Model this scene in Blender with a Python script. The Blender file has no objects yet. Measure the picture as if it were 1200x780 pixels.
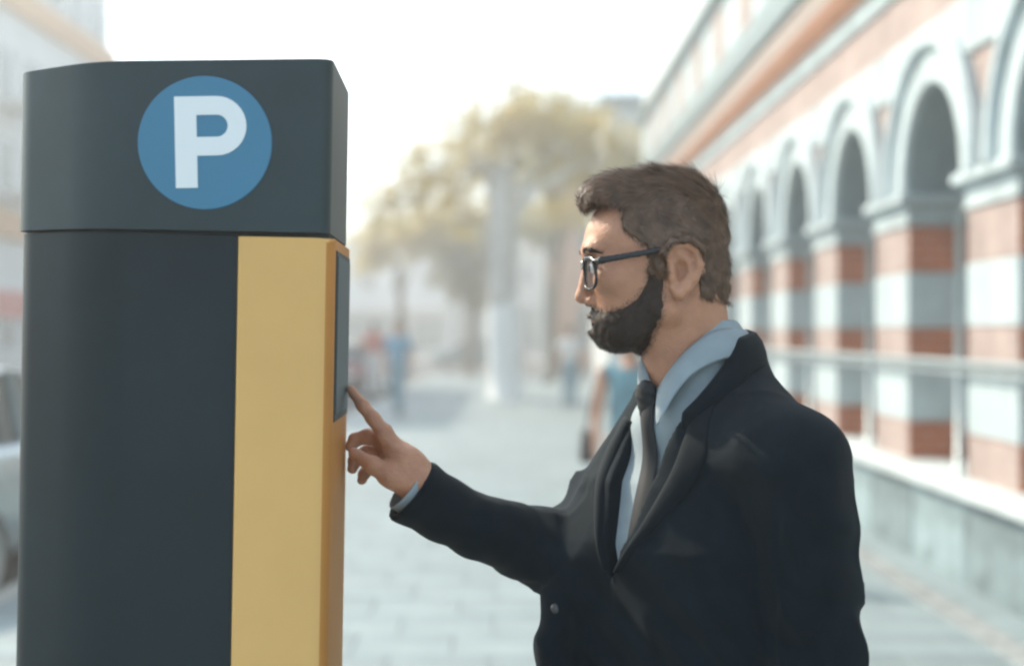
import bpy, bmesh, math, random
import numpy as np
from itertools import product
from mathutils import Vector, Matrix
from mathutils.bvhtree import BVHTree

random.seed(7)
RNG = np.random.default_rng(7)
scene = bpy.context.scene
COL = scene.collection
rad = math.radians

# ------------------------------------------------------------------ camera, sky, sun, exposure
EYE = 1.58
FPX = 1666.7                       # 50 mm lens on a 36 mm sensor, for a 1200 px wide picture
cam_data = bpy.data.cameras.new('camera')
cam_data.lens = 50.0
cam_data.sensor_width = 36.0
cam_data.clip_start = 0.05
cam_data.clip_end = 900.0
cam_data.dof.use_dof = True
cam_data.dof.focus_distance = 1.86
cam_data.dof.aperture_fstop = 2.2
cam_data.dof.aperture_blades = 0
camera = bpy.data.objects.new('camera', cam_data)
COL.objects.link(camera)
camera.location = (0, 0, EYE)
camera.rotation_euler = (rad(90), 0, 0)
scene.camera = camera

SUN_AZ, SUN_EL = rad(-52), rad(40)
world = bpy.data.worlds.new('World')
scene.world = world
world.use_nodes = True
wn = world.node_tree
sky = wn.nodes.new('ShaderNodeTexSky')
sky.sky_type = 'NISHITA'
sky.sun_disc = False
sky.sun_elevation = SUN_EL
sky.sun_rotation = SUN_AZ
sky.dust_density = 1.6
sky.ozone_density = 1.2
hs_ = wn.nodes.new('ShaderNodeHueSaturation')          # hazy, milky daylight: paler than a clear sky
hs_.inputs['Saturation'].default_value = .62
wn.links.new(sky.outputs[0], hs_.inputs['Color'])
tint = wn.nodes.new('ShaderNodeVectorMath')
tint.operation = 'MULTIPLY'
tint.inputs[1].default_value = (.93, 1.02, 1.01)
wn.links.new(hs_.outputs[0], tint.inputs[0])
wn.links.new(tint.outputs[0], wn.nodes['Background'].inputs[0])
wn.nodes['Background'].inputs[1].default_value = 0.12
sun_data = bpy.data.lights.new('sun', 'SUN')
sun_data.energy = 2.2
sun_data.angle = rad(0.8)
sun_data.color = (1.0, 0.88, 0.70)
sun = bpy.data.objects.new('sun', sun_data)
COL.objects.link(sun)
sdir = Vector((math.sin(SUN_AZ) * math.cos(SUN_EL), math.cos(SUN_AZ) * math.cos(SUN_EL), math.sin(SUN_EL)))
sun.rotation_euler = sdir.to_track_quat('Z', 'Y').to_euler()
sun.location = (-12, 14, 20)

scene.view_settings.view_transform = 'Standard'
scene.view_settings.look = 'None'
scene.view_settings.exposure = 1.78
scene.view_settings.gamma = 1.0
scene.view_settings.use_curve_mapping = False
scene.cycles.filter_width = 2.4
scene.cycles.max_bounces = 8
scene.cycles.transparent_max_bounces = 12
scene.cycles.use_denoising = True


def W(px, py, y):
    """Point of the place that stands y metres ahead, for a spot read off the photograph."""
    return np.array(((px - 600) / FPX * y, y, EYE - (py - 390) / FPX * y))


# ------------------------------------------------------------------ materials
def lin(c):
    return tuple(((v / 255) / 12.92 if v / 255 < .04045 else ((v / 255 + .055) / 1.055) ** 2.4) for v in c)


MATS = {}


def mat(name, col, rough=.6, metal=0., vary=.0, vscale=8., bump=0., bscale=60., spec=.5, col2=None, sheen=0.,
        sss=0., sssr=(.01, .004, .002), rnd=0., coat=0., stretch=None):
    if name in MATS:
        return MATS[name]
    m = bpy.data.materials.new(name)
    m.use_nodes = True
    nt = m.node_tree
    b = nt.nodes['Principled BSDF']
    L = nt.links
    b.inputs['Roughness'].default_value = rough
    b.inputs['Metallic'].default_value = metal
    b.inputs['Specular IOR Level'].default_value = spec
    b.inputs['Coat Weight'].default_value = coat
    if sheen:
        b.inputs['Sheen Weight'].default_value = sheen
        b.inputs['Sheen Roughness'].default_value = .5
    if sss:
        b.inputs['Subsurface Weight'].default_value = sss
        b.inputs['Subsurface Radius'].default_value = sssr
        b.inputs['Subsurface Scale'].default_value = 1.0
    tc = nt.nodes.new('ShaderNodeTexCoord')
    vec = tc.outputs['Object']
    if stretch:
        mp = nt.nodes.new('ShaderNodeMapping')
        mp.inputs['Scale'].default_value = stretch
        L.new(vec, mp.inputs['Vector'])
        vec = mp.outputs[0]
    c = tuple(col) + (1,)
    out = None
    if vary or col2:
        n = nt.nodes.new('ShaderNodeTexNoise')
        n.inputs['Scale'].default_value = vscale
        n.inputs['Detail'].default_value = 6
        n.inputs['Roughness'].default_value = .65
        L.new(vec, n.inputs['Vector'])
        r = nt.nodes.new('ShaderNodeValToRGB')
        r.color_ramp.elements[0].position = .32
        r.color_ramp.elements[1].position = .70
        r.color_ramp.elements[0].color = tuple(v * (1 - vary) for v in col) + (1,)
        r.color_ramp.elements[1].color = (tuple(col2) if col2 else tuple(min(1, v * (1 + vary)) for v in col)) + (1,)
        L.new(n.outputs[0], r.inputs[0])
        out = r.outputs[0]
    if rnd:
        oi = nt.nodes.new('ShaderNodeObjectInfo')
        mr = nt.nodes.new('ShaderNodeMapRange')
        mr.inputs[3].default_value = 1 - rnd
        mr.inputs[4].default_value = 1 + rnd
        L.new(oi.outputs['Random'], mr.inputs[0])
        vm = nt.nodes.new('ShaderNodeVectorMath')
        vm.operation = 'SCALE'
        if out is not None:
            L.new(out, vm.inputs[0])
        else:
            vm.inputs[0].default_value = col
        L.new(mr.outputs[0], vm.inputs['Scale'])
        out = vm.outputs[0]
    if out is not None:
        L.new(out, b.inputs['Base Color'])
    else:
        b.inputs['Base Color'].default_value = c
    if bump:
        n2 = nt.nodes.new('ShaderNodeTexNoise')
        n2.inputs['Scale'].default_value = bscale
        n2.inputs['Detail'].default_value = 5
        L.new(vec, n2.inputs['Vector'])
        bp = nt.nodes.new('ShaderNodeBump')
        bp.inputs['Strength'].default_value = bump
        bp.inputs['Distance'].default_value = .01
        L.new(n2.outputs[0], bp.inputs['Height'])
        L.new(bp.outputs[0], b.inputs['Normal'])
    MATS[name] = m
    return m


def glass_mat(name, col=(.9, .95, .95), rough=.02, alpha=.25):
    if name in MATS:
        return MATS[name]
    m = bpy.data.materials.new(name)
    m.use_nodes = True
    nt = m.node_tree
    b = nt.nodes['Principled BSDF']
    b.inputs['Base Color'].default_value = tuple(col) + (1,)
    b.inputs['Roughness'].default_value = rough
    b.inputs['Alpha'].default_value = alpha
    MATS[name] = m
    return m


def brick_mat(name, c1, c2, mortar, bw=.22, bh=.072, rot=(rad(90), 0, rad(90)), rnd=.06):
    """Brickwork whose single bricks are far too small in the picture to pick apart."""
    if name in MATS:
        return MATS[name]
    m = bpy.data.materials.new(name)
    m.use_nodes = True
    nt = m.node_tree
    L = nt.links
    b = nt.nodes['Principled BSDF']
    b.inputs['Roughness'].default_value = .85
    tc = nt.nodes.new('ShaderNodeTexCoord')
    sx = nt.nodes.new('ShaderNodeSeparateXYZ')
    L.new(tc.outputs['Object'], sx.inputs[0])
    ad = nt.nodes.new('ShaderNodeMath')
    ad.operation = 'ADD'
    L.new(sx.outputs[0], ad.inputs[0])
    L.new(sx.outputs[1], ad.inputs[1])
    cx = nt.nodes.new('ShaderNodeCombineXYZ')
    L.new(ad.outputs[0], cx.inputs[0])
    L.new(sx.outputs[2], cx.inputs[1])
    br = nt.nodes.new('ShaderNodeTexBrick')
    br.inputs['Scale'].default_value = 1.0
    br.inputs['Brick Width'].default_value = bw
    br.inputs['Row Height'].default_value = bh
    br.inputs['Mortar Size'].default_value = .008
    br.inputs['Color1'].default_value = tuple(c1) + (1,)
    br.inputs['Color2'].default_value = tuple(c2) + (1,)
    br.inputs['Mortar'].default_value = tuple(mortar) + (1,)
    L.new(cx.outputs[0], br.inputs['Vector'])
    n = nt.nodes.new('ShaderNodeTexNoise')
    n.inputs['Scale'].default_value = 2.6
    n.inputs['Detail'].default_value = 6
    L.new(tc.outputs['Object'], n.inputs['Vector'])
    mr = nt.nodes.new('ShaderNodeMapRange')
    mr.inputs[3].default_value = .5
    mr.inputs[4].default_value = 1.45
    L.new(n.outputs[0], mr.inputs[0])
    vm = nt.nodes.new('ShaderNodeVectorMath')
    vm.operation = 'SCALE'
    L.new(br.outputs[0], vm.inputs[0])
    L.new(mr.outputs[0], vm.inputs['Scale'])
    L.new(vm.outputs[0], b.inputs['Base Color'])
    bp = nt.nodes.new('ShaderNodeBump')
    bp.inputs['Strength'].default_value = .5
    bp.inputs['Distance'].default_value = .01
    L.new(br.outputs['Fac'], bp.inputs['Height'])
    bp.invert = True
    L.new(bp.outputs[0], b.inputs['Normal'])
    MATS[name] = m
    return m


def leaf_mat(name, c1, c2, trans=.5):
    if name in MATS:
        return MATS[name]
    m = bpy.data.materials.new(name)
    m.use_nodes = True
    nt = m.node_tree
    L = nt.links
    out = nt.nodes['Material Output']
    b = nt.nodes['Principled BSDF']
    b.inputs['Roughness'].default_value = .55
    tc = nt.nodes.new('ShaderNodeTexCoord')
    n = nt.nodes.new('ShaderNodeTexNoise')
    n.inputs['Scale'].default_value = 1.3
    n.inputs['Detail'].default_value = 8
    n.inputs['Roughness'].default_value = .8
    L.new(tc.outputs['Object'], n.inputs['Vector'])
    r = nt.nodes.new('ShaderNodeValToRGB')
    r.color_ramp.elements[0].position = .35
    r.color_ramp.elements[1].position = .65
    r.color_ramp.elements[0].color = tuple(c1) + (1,)
    r.color_ramp.elements[1].color = tuple(c2) + (1,)
    L.new(n.outputs[0], r.inputs[0])
    L.new(r.outputs[0], b.inputs['Base Color'])
    t = nt.nodes.new('ShaderNodeBsdfTranslucent')
    L.new(r.outputs[0], t.inputs['Color'])
    mx = nt.nodes.new('ShaderNodeMixShader')
    mx.inputs[0].default_value = trans
    L.new(b.outputs[0], mx.inputs[1])
    L.new(t.outputs[0], mx.inputs[2])
    L.new(mx.outputs[0], out.inputs['Surface'])
    MATS[name] = m
    return m


# ------------------------------------------------------------------ object helpers
def tag(o, label=None, cat=None, group=None, kind=None):
    if label:
        o['label'] = label
    if cat:
        o['category'] = cat
    if group:
        o['group'] = group
    if kind:
        o['kind'] = kind
    return o


def empty(name, loc=(0, 0, 0), rotz=0.):
    o = bpy.data.objects.new(name, None)
    o.empty_display_size = .2
    o.location = loc
    o.rotation_euler = (0, 0, rotz)
    COL.objects.link(o)
    return o


def link(name, me, material=None, parent=None, loc=None):
    o = bpy.data.objects.new(name, me)
    COL.objects.link(o)
    if material is not None:
        if not me.materials:
            me.materials.append(material)
    if parent is not None:
        o.parent = parent
    if loc is not None:
        o.location = loc
    return o


def mesh_arrays(name, V, Q, smooth=True):
    V = np.ascontiguousarray(V, dtype=np.float32)
    Q = np.ascontiguousarray(Q, dtype=np.int32)
    k = Q.shape[1]
    me = bpy.data.meshes.new(name)
    me.vertices.add(len(V))
    me.vertices.foreach_set('co', V.ravel())
    me.loops.add(Q.size)
    me.loops.foreach_set('vertex_index', Q.ravel())
    me.polygons.add(len(Q))
    me.polygons.foreach_set('loop_start', np.arange(0, Q.size, k, dtype=np.int32))
    me.update(calc_edges=True)
    me.polygons.foreach_set('use_smooth', np.full(len(Q), smooth))
    me.update()
    return me


def bm_mesh(name, bm, smooth=False):
    me = bpy.data.meshes.new(name)
    bmesh.ops.recalc_face_normals(bm, faces=bm.faces[:])
    bm.to_mesh(me)
    bm.free()
    if smooth:
        me.polygons.foreach_set('use_smooth', np.full(len(me.polygons), True))
    return me


def bm_box(bm, lo, hi, bevel=0., seg=1):
    vs = [bm.verts.new((x, y, z)) for x in (lo[0], hi[0]) for y in (lo[1], hi[1]) for z in (lo[2], hi[2])]
    fs = [(0, 1, 3, 2), (4, 6, 7, 5), (0, 4, 5, 1), (2, 3, 7, 6), (0, 2, 6, 4), (1, 5, 7, 3)]
    faces = [bm.faces.new([vs[i] for i in f]) for f in fs]
    if bevel:
        es = list({e for f in faces for e in f.edges})
        bmesh.ops.bevel(bm, geom=es, offset=bevel, segments=seg, affect='EDGES', profile=.5)
    return faces


def box(name, lo, hi, m, parent=None, bevel=.004, seg=1):
    bm = bmesh.new()
    bm_box(bm, lo, hi, bevel, seg)
    return link(name, bm_mesh(name, bm), m, parent)


def prism(name, pts, z0, z1, m, parent=None, bevel=0., seg=2, axis='z', smooth=False):
    """Extrude a plan outline; axis z: pts=(x,y); y: pts=(x,z) along y; x: pts=(y,z) along x."""
    bm = bmesh.new()

    def P(p, t):
        return {'z': (p[0], p[1], t), 'y': (p[0], t, p[1]), 'x': (t, p[0], p[1])}[axis]
    a = [bm.verts.new(P(p, z0)) for p in pts]
    b = [bm.verts.new(P(p, z1)) for p in pts]
    bm.faces.new(a)
    bm.faces.new(b[::-1])
    n = len(pts)
    for i in range(n):
        bm.faces.new((a[i], b[i], b[(i + 1) % n], a[(i + 1) % n]))
    if bevel:
        es = [e for e in bm.edges if abs((e.verts[0].co - e.verts[1].co)[{'x': 0, 'y': 1, 'z': 2}[axis]]) < 1e-6]
        bmesh.ops.bevel(bm, geom=es, offset=bevel, segments=seg, affect='EDGES', profile=.5)
    me = bm_mesh(name, bm, smooth)
    return link(name, me, m, parent)


def tube_arrays(pts, rs, n=8, caps=True):
    pts = [Vector(p) for p in pts]
    V, Q = [], []
    up = Vector((0, 0, 1))
    prev = None
    for i, p in enumerate(pts):
        d = (pts[min(i + 1, len(pts) - 1)] - pts[max(i - 1, 0)])
        d.normalize()
        if prev is None:
            a = d.cross(up)
            if a.length < .1:
                a = d.cross(Vector((1, 0, 0)))
        else:
            a = prev - d * prev.dot(d)
        a.normalize()
        prev = a
        b = d.cross(a)
        for j in range(n):
            t = 2 * math.pi * j / n
            V.append(p + (a * math.cos(t) + b * math.sin(t)) * rs[i])
    for i in range(len(pts) - 1):
        for j in range(n):
            k = (j + 1) % n
            Q.append((i * n + j, i * n + k, (i + 1) * n + k, (i + 1) * n + j))
    if caps:
        for i, fl in ((0, 1), (len(pts) - 1, 0)):
            V.append(pts[i])
            c = len(V) - 1
            for j in range(0, n, 2):
                q = (c, i * n + j, i * n + (j + 1) % n, i * n + (j + 2) % n)
                Q.append(q[::-1] if fl == 0 else q)
    return [tuple(v) for v in V], Q


def tube(name, pts, rs, m, parent=None, n=8, smooth=True):
    if not hasattr(rs, '__len__'):
        rs = [rs] * len(pts)
    V, Q = tube_arrays(pts, rs, n)
    return link(name, mesh_arrays(name, np.array(V), np.array(Q), smooth), m, parent)


def lathe(name, prof, m, parent=None, n=24, axis='z', loc=(0, 0, 0), smooth=True):
    V, Q = [], []
    for (r, h) in prof:
        for j in range(n):
            t = 2 * math.pi * j / n
            a, b = r * math.cos(t), r * math.sin(t)
            V.append({'z': (a, b, h), 'x': (h, a, b), 'y': (b, h, a)}[axis])
    for i in range(len(prof) - 1):
        for j in range(n):
            k = (j + 1) % n
            Q.append((i * n + j, i * n + k, (i + 1) * n + k, (i + 1) * n + j))
    return link(name, mesh_arrays(name, np.array(V) + np.array(loc), np.array(Q), smooth), m, parent)


# ------------------------------------------------------------------ smooth volumes for figures (signed distance + surface nets)
def surface_nets(F, org, h):
    nx, ny, nz = F.shape
    S = F < 0
    c = np.zeros((nx - 1, ny - 1, nz - 1), np.uint8)
    for i, j, k in product((0, 1), repeat=3):
        c += S[i:nx - 1 + i, j:ny - 1 + j, k:nz - 1 + k]
    act = (c > 0) & (c < 8)
    cells = np.argwhere(act)
    idx = np.full(act.shape, -1, np.int32)
    idx[act] = np.arange(len(cells))
    acc = np.zeros((len(cells), 3))
    cnt = np.zeros(len(cells))
    val = {o: F[cells[:, 0] + o[0], cells[:, 1] + o[1], cells[:, 2] + o[2]] for o in product((0, 1), repeat=3)}
    for ax in range(3):
        for o in product((0, 1), repeat=3):
            if o[ax]:
                continue
            o2 = list(o)
            o2[ax] = 1
            a, b = val[o], val[tuple(o2)]
            m = (a < 0) != (b < 0)
            t = a[m] / (a[m] - b[m])
            p = np.tile(np.array(o, float), (m.sum(), 1))
            p[:, ax] += t
            acc[m] += p
            cnt[m] += 1
    P = np.asarray(org) + h * (cells + acc / cnt[:, None])
    quads = []
    for ax in range(3):
        b1, b2 = (ax + 1) % 3, (ax + 2) % 3
        sl0 = [slice(1, -1)] * 3
        sl0[ax] = slice(0, -1)
        sl1 = list(sl0)
        sl1[ax] = slice(1, None)
        A, B = S[tuple(sl0)], S[tuple(sl1)]
        e = np.argwhere(A != B)
        ins = A[A != B]
        off = np.ones(3, int)
        off[ax] = 0
        e = e + off
        q = []
        for d1, d2 in ((-1, -1), (0, -1), (0, 0), (-1, 0)):
            g = e.copy()
            g[:, b1] += d1
            g[:, b2] += d2
            q.append(idx[g[:, 0], g[:, 1], g[:, 2]])
        q = np.stack(q, 1)
        q[~ins] = q[~ins][:, ::-1]
        quads.append(q)
    return P, np.concatenate(quads)


def vnoise(p, scale, seed=0):
    """Smooth value noise, p (n,3) -> about -1..1"""
    tab = np.random.default_rng(seed).uniform(-1, 1, (32, 32, 32))
    q = np.asarray(p) * scale + 100.
    i = np.floor(q).astype(int)
    f = q - i
    f = f * f * (3 - 2 * f)
    r = 0
    for o in product((0, 1), repeat=3):
        w = 1
        for a in range(3):
            w = w * (f[..., a] if o[a] else 1 - f[..., a])
        r = r + w * tab[(i[..., 0] + o[0]) % 32, (i[..., 1] + o[1]) % 32, (i[..., 2] + o[2]) % 32]
    return r


def smin(a, b, k):
    if k <= 0:
        return np.minimum(a, b)
    h = np.clip(.5 + .5 * (a - b) / k, 0, 1)
    return a * (1 - h) + b * h - k * h * (1 - h)


class Vol:
    def __init__(s, lo, hi, h):
        s.h = h
        s.lo = np.array(lo, float)
        s.n = np.ceil((np.array(hi) - s.lo) / h).astype(int) + 1
        s.F = np.full(tuple(s.n), .2, np.float32)
        s.ax = [s.lo[a] + h * np.arange(s.n[a]) for a in range(3)]

    def grid(s):
        return np.meshgrid(*s.ax, indexing='ij', sparse=True)

    def _sub(s, lo, hi):
        i0 = np.clip(np.floor((np.array(lo) - s.lo) / s.h).astype(int), 0, s.n)
        i1 = np.clip(np.ceil((np.array(hi) - s.lo) / s.h).astype(int) + 1, 0, s.n)
        sl = tuple(slice(a, b) for a, b in zip(i0, i1))
        g = np.meshgrid(*[s.ax[a][sl[a]] for a in range(3)], indexing='ij')
        return sl, g

    def put(s, sl, d, k, op):
        if d.size == 0:
            return
        if op == 'u':
            s.F[sl] = smin(s.F[sl], d, k)
        else:
            s.F[sl] = -smin(-s.F[sl], d, k)

    def cone(s, a, b, r1, r2, k=.01, op='u', flat=None):
        a, b = np.array(a, float), np.array(b, float)
        R = max(r1, r2) + k + 3 * s.h
        sl, (x, y, z) = s._sub(np.minimum(a, b) - R, np.maximum(a, b) + R)
        ba = b - a
        px, py, pz = x - a[0], y - a[1], z - a[2]
        t = np.clip((px * ba[0] + py * ba[1] + pz * ba[2]) / max(ba @ ba, 1e-12), 0, 1)
        ox, oy, oz = px - t * ba[0], py - t * ba[1], pz - t * ba[2]
        if flat is not None:
            n, f = np.array(flat[0], float), flat[1]
            n = n / np.linalg.norm(n)
            dn = (ox * n[0] + oy * n[1] + oz * n[2]) * (1 / f - 1)
            ox, oy, oz = ox + dn * n[0], oy + dn * n[1], oz + dn * n[2]
        d = np.sqrt(ox * ox + oy * oy + oz * oz) - (r1 + (r2 - r1) * t)
        s.put(sl, d, k, op)

    def chain(s, pts, rs, k=.008, op='u', flat=None):
        for i in range(len(pts) - 1):
            s.cone(pts[i], pts[i + 1], rs[i], rs[i + 1], k, op, flat)

    def ell(s, c, r, k=.01, op='u', rot=None):
        c, r = np.array(c, float), np.array(r, float)
        R = np.full(3, r.max()) if rot is not None else r
        R = R + k + 3 * s.h
        sl, (x, y, z) = s._sub(c - R, c + R)
        x, y, z = x - c[0], y - c[1], z - c[2]
        if rot is not None:
            M = np.array(rot)
            x, y, z = (M[0, 0] * x + M[1, 0] * y + M[2, 0] * z, M[0, 1] * x + M[1, 1] * y + M[2, 1] * z,
                       M[0, 2] * x + M[1, 2] * y + M[2, 2] * z)
        k0 = np.sqrt((x / r[0]) ** 2 + (y / r[1]) ** 2 + (z / r[2]) ** 2)
        k1 = np.sqrt((x / r[0] ** 2) ** 2 + (y / r[1] ** 2) ** 2 + (z / r[2] ** 2) ** 2)
        s.put(sl, k0 * (k0 - 1) / np.maximum(k1, 1e-6), k, op)

    def func(s, lo, hi, fn, k=.01, op='u'):
        sl, (x, y, z) = s._sub(lo, hi)
        s.put(sl, fn(x, y, z), k, op)

    def displace(s, fn, band=.03):
        m = np.abs(s.F) < band
        ii = np.argwhere(m)
        p = s.lo + s.h * ii
        s.F[m] -= fn(p).astype(np.float32)

    def mesh(s):
        F = s.F.copy()
        for a in range(3):          # close at the border
            sl = [slice(None)] * 3
            for e in (0, -1):
                sl[a] = e
                F[tuple(sl)] = np.maximum(F[tuple(sl)], s.h * .5)
        F[F == 0] = 1e-7
        return surface_nets(F, s.lo, s.h)


def poly_sdf(x, y, pts):
    """Signed distance to a polygon (negative inside)."""
    pts = np.array(pts, float)
    d = np.full(np.broadcast(x, y).shape, 1e9)
    sgn = np.ones(d.shape)
    n = len(pts)
    for i in range(n):
        a, b = pts[i], pts[i - 1]
        e = b - a
        wx, wy = x - a[0], y - a[1]
        t = np.clip((wx * e[0] + wy * e[1]) / (e @ e), 0, 1)
        d = np.minimum(d, (wx - e[0] * t) ** 2 + (wy - e[1] * t) ** 2)
        c1, c2, c3 = y >= a[1], y < b[1], e[0] * wy > e[1] * wx
        fl = (c1 & c2 & c3) | (~c1 & ~c2 & ~c3)
        sgn = np.where(fl, -sgn, sgn)
    return sgn * np.sqrt(d)


def join_arrays(parts):
    V, Q, o = [], [], 0
    for v, q in parts:
        V.append(v)
        Q.append(q + o)
        o += len(v)
    return np.concatenate(V), np.concatenate(Q)


def adopt(child, parent):
    """Make child (built in world coordinates) a child of an Empty that stands somewhere else."""
    child.parent = parent
    child.matrix_parent_inverse = (Matrix.Translation(parent.location) @ parent.rotation_euler.to_matrix().to_4x4()).inverted()
    return child


def copy_of(o, parent=None, loc=None):
    c = o.copy()
    COL.objects.link(c)
    if parent is not None:
        c.parent = parent
    if loc is not None:
        c.location = loc
    return c


# ------------------------------------------------------------------ setting: ground, road, pavement
M_ground = mat('far_ground', (.22, .22, .21), .9, vary=.2, vscale=.3)
M_road = mat('asphalt', (.085, .09, .095), .85, vary=.25, vscale=1.5, bump=.4, bscale=90)
M_pave = mat('paving_stone', (.19, .238, .25), .6, vary=.2, vscale=1.6, bump=.25, bscale=40, rnd=.10)
M_kerb = mat('kerb_stone', (.42, .42, .40), .8, vary=.15, vscale=5, bump=.3, bscale=40, rnd=.08)
M_bed = mat('mortar_bed', (.16, .16, .155), .95, vary=.2, vscale=20)
M_line = mat('road_paint', (.75, .75, .72), .6, vary=.12, vscale=12)

g = box('ground', (-190, -40, -.5), (190, 330, -.135), M_ground, bevel=0)
tag(g, kind='structure')
r1 = box('road', (-12.5, -30, -.14), (-3.16, 54.8, -.13), M_road, bevel=0)
tag(r1, kind='structure')
r2 = box('road', (-60, 55.2, -.14), (60, 78, -.126), M_road, bevel=0)
tag(r2, kind='structure')
for i in range(8):
    ln = box('lane_marking', (-8.05, 2 + i * 6, -.125), (-7.9, 5 + i * 6, -.121), M_line, r1, bevel=0)
fp = box('pavement', (-60, 78.2, -.3), (60, 200, -.01), M_ground, bevel=0)
tag(fp, kind='structure')
lp = box('pavement', (-14.2, -30, -.3), (-12.6, 54, 0), M_pave, bevel=.02)
tag(lp, kind='structure')

bm = bmesh.new()
bm_box(bm, (-3.0, -4, -.3), (2.84, 6.0, 0))
bm_box(bm, (-2.80, 6.0, -.3), (2.40, 20.0, -.025))
bm_box(bm, (-3.0, 6.0, -.3), (-2.802, 20.0, -.001))
bm_box(bm, (2.40, 6.0, -.3), (2.84, 54, -.001))
bm_box(bm, (-3.0, 20.0, -.3), (2.398, 54, 0))
bm_box(bm, (2.841, 32.8, -.3), (12, 54, -.002))
pave = link('pavement', bm_mesh('pavement', bm), M_pave)
tag(pave, kind='structure')
for i in range(29):
    y = -4 + 2 * i
    k = box('kerb_stone', (-3.155, y + .004, -.3), (-3.004, y + 1.996, .004), M_kerb, pave, bevel=.012)
bm = bmesh.new()
bm_box(bm, (-.2482, -.2482, -.022), (.2482, .2482, 0), .003)
slab_me = bm_mesh('slab', bm)
slab_me.materials.append(M_pave)
for j in range(28):
    for i in range(10):
        o = link('slab', slab_me, None, pave, (-2.55 + .5 * i + (.2 if j % 2 else 0), 6.25 + .5 * j, random.uniform(-.002, .002)))
        o.rotation_euler = (random.uniform(-.004, .004), random.uniform(-.004, .004), 0)
bm = bmesh.new()
bm_box(bm, (-.0985, -.2482, -.022), (.0985, .2482, 0), .003)
cut_me = bm_mesh('slab', bm)
cut_me.materials.append(M_pave)
for j in range(28):
    link('slab', cut_me, None, pave, (-2.70 if j % 2 else 2.30, 6.25 + .5 * j, random.uniform(-.002, .002)))
bm = bmesh.new()
bm_box(bm, (-.044, -.057, -.03), (.044, .057, 0), .007)
sett_me = bm_mesh('sett', bm)
sett_me.materials.append(mat('granite_sett', (.26, .27, .27), .8, vary=.2, vscale=30, bump=.4, bscale=80, rnd=.2))
for j in range(75):
    for i in range(2):
        o = link('sett', sett_me, None, pave, (2.455 + .1 * i, 6.2 + .125 * j + (.06 if i else 0), .006 + random.uniform(-.002, .003)))

# ------------------------------------------------------------------ the long arcaded brick building on the right
XF, PER, PW, Y0 = 2.93, 2.30, .95, 8.21
KS = range(-3, 11)
YB0, YB1 = Y0 + PER * KS[0], Y0 + PER * KS[-1] + PW          # ends of the facade
M_white = mat('white_stucco', (.38, .445, .455), .75, vary=.22, vscale=2.2, stretch=(1, 1, .45), bump=.15, bscale=35)
M_stone = mat('white_stone_band', (.40, .465, .475), .7, vary=.22, vscale=3, stretch=(1, 1, .5), bump=.15, bscale=40, rnd=.04)
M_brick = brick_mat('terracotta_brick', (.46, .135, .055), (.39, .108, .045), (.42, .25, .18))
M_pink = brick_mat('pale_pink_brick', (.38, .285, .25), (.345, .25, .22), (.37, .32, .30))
M_terra = mat('terracotta_moulding', (.38, .17, .09), .7, vary=.12, vscale=4)
M_tan = mat('tan_fascia', (.36, .29, .25), .7, vary=.1, vscale=3)
M_zinc = mat('zinc_gutter', (.30, .36, .36), .5, .3, vary=.12, vscale=3)
M_plinth = mat('plinth_granite', (.19, .25, .262), .75, vary=.42, vscale=3.2, bump=.9, bscale=16, rnd=.22)
M_cope = mat('coping_stone', (.50, .55, .55), .6, vary=.12, vscale=3, bump=.2, bscale=30, rnd=.06)
M_pane = mat('dim_window_pane', (.10, .13, .14), .08, spec=.6)
M_wframe = mat('grey_window_frame', (.42, .46, .46), .5)
M_rail = mat('galvanised_rail', (.36, .41, .42), .45, .5, vary=.1, vscale=20)

bld = empty('arcaded_building', (XF, YB0, 0))
tag(bld, 'long white and terracotta brick building with a row of round arches', 'building')
adopt(box('core_wall', (3.62, YB0 - .6, 0), (11, YB1 - .02, 4.1), M_white), bld)
# one pier with its bands, then copies
ZB = [.655, .93, 1.36, 1.62, 2.03, 2.37]


def make_pier(y, first=[None]):
    if first[0] is None:
        core = box('pier', (XF + .012, .012, .64), (XF + .595, PW - .012, 2.6), M_stone, bevel=0)
        adopt(core, bld)
        core.location = (0, y, 0)
        for i in range(5):
            if i % 2 == 0:
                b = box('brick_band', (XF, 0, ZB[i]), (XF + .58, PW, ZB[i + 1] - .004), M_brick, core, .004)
                b.data.materials.append(M_pink)  # street side only: washed-out look of grazing sun put into the brick colour
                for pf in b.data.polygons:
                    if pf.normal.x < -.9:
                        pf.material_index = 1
            else:
                b = box('stone_band', (XF - .008, -.008, ZB[i]), (XF + .581, PW + .008, ZB[i + 1] - .004), M_stone, core, .008)
        bm = bmesh.new()
        for (z0, z1, e, bv) in ((2.37, 2.405, .022, .01), (2.408, 2.50, .008, .003), (2.502, 2.53, .045, .01), (2.532, 2.60, .085, .014)):
            bm_box(bm, (XF - e, -e, z0), (XF + .585, PW + e, z1), bv, 2)
        link('capital', bm_mesh('capital', bm), M_stone, core)
        first[0] = core
        return core
    c = copy_of(first[0], None, (0, y, 0))
    for ch in first[0].children:
        copy_of(ch, c)
    return c


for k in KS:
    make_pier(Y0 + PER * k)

# one bay of arch wall (from pier centre to pier centre), with mouldings and window, then copies
RO, ZS, ZT = .675, 2.625, 4.12
NA = 24


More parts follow.
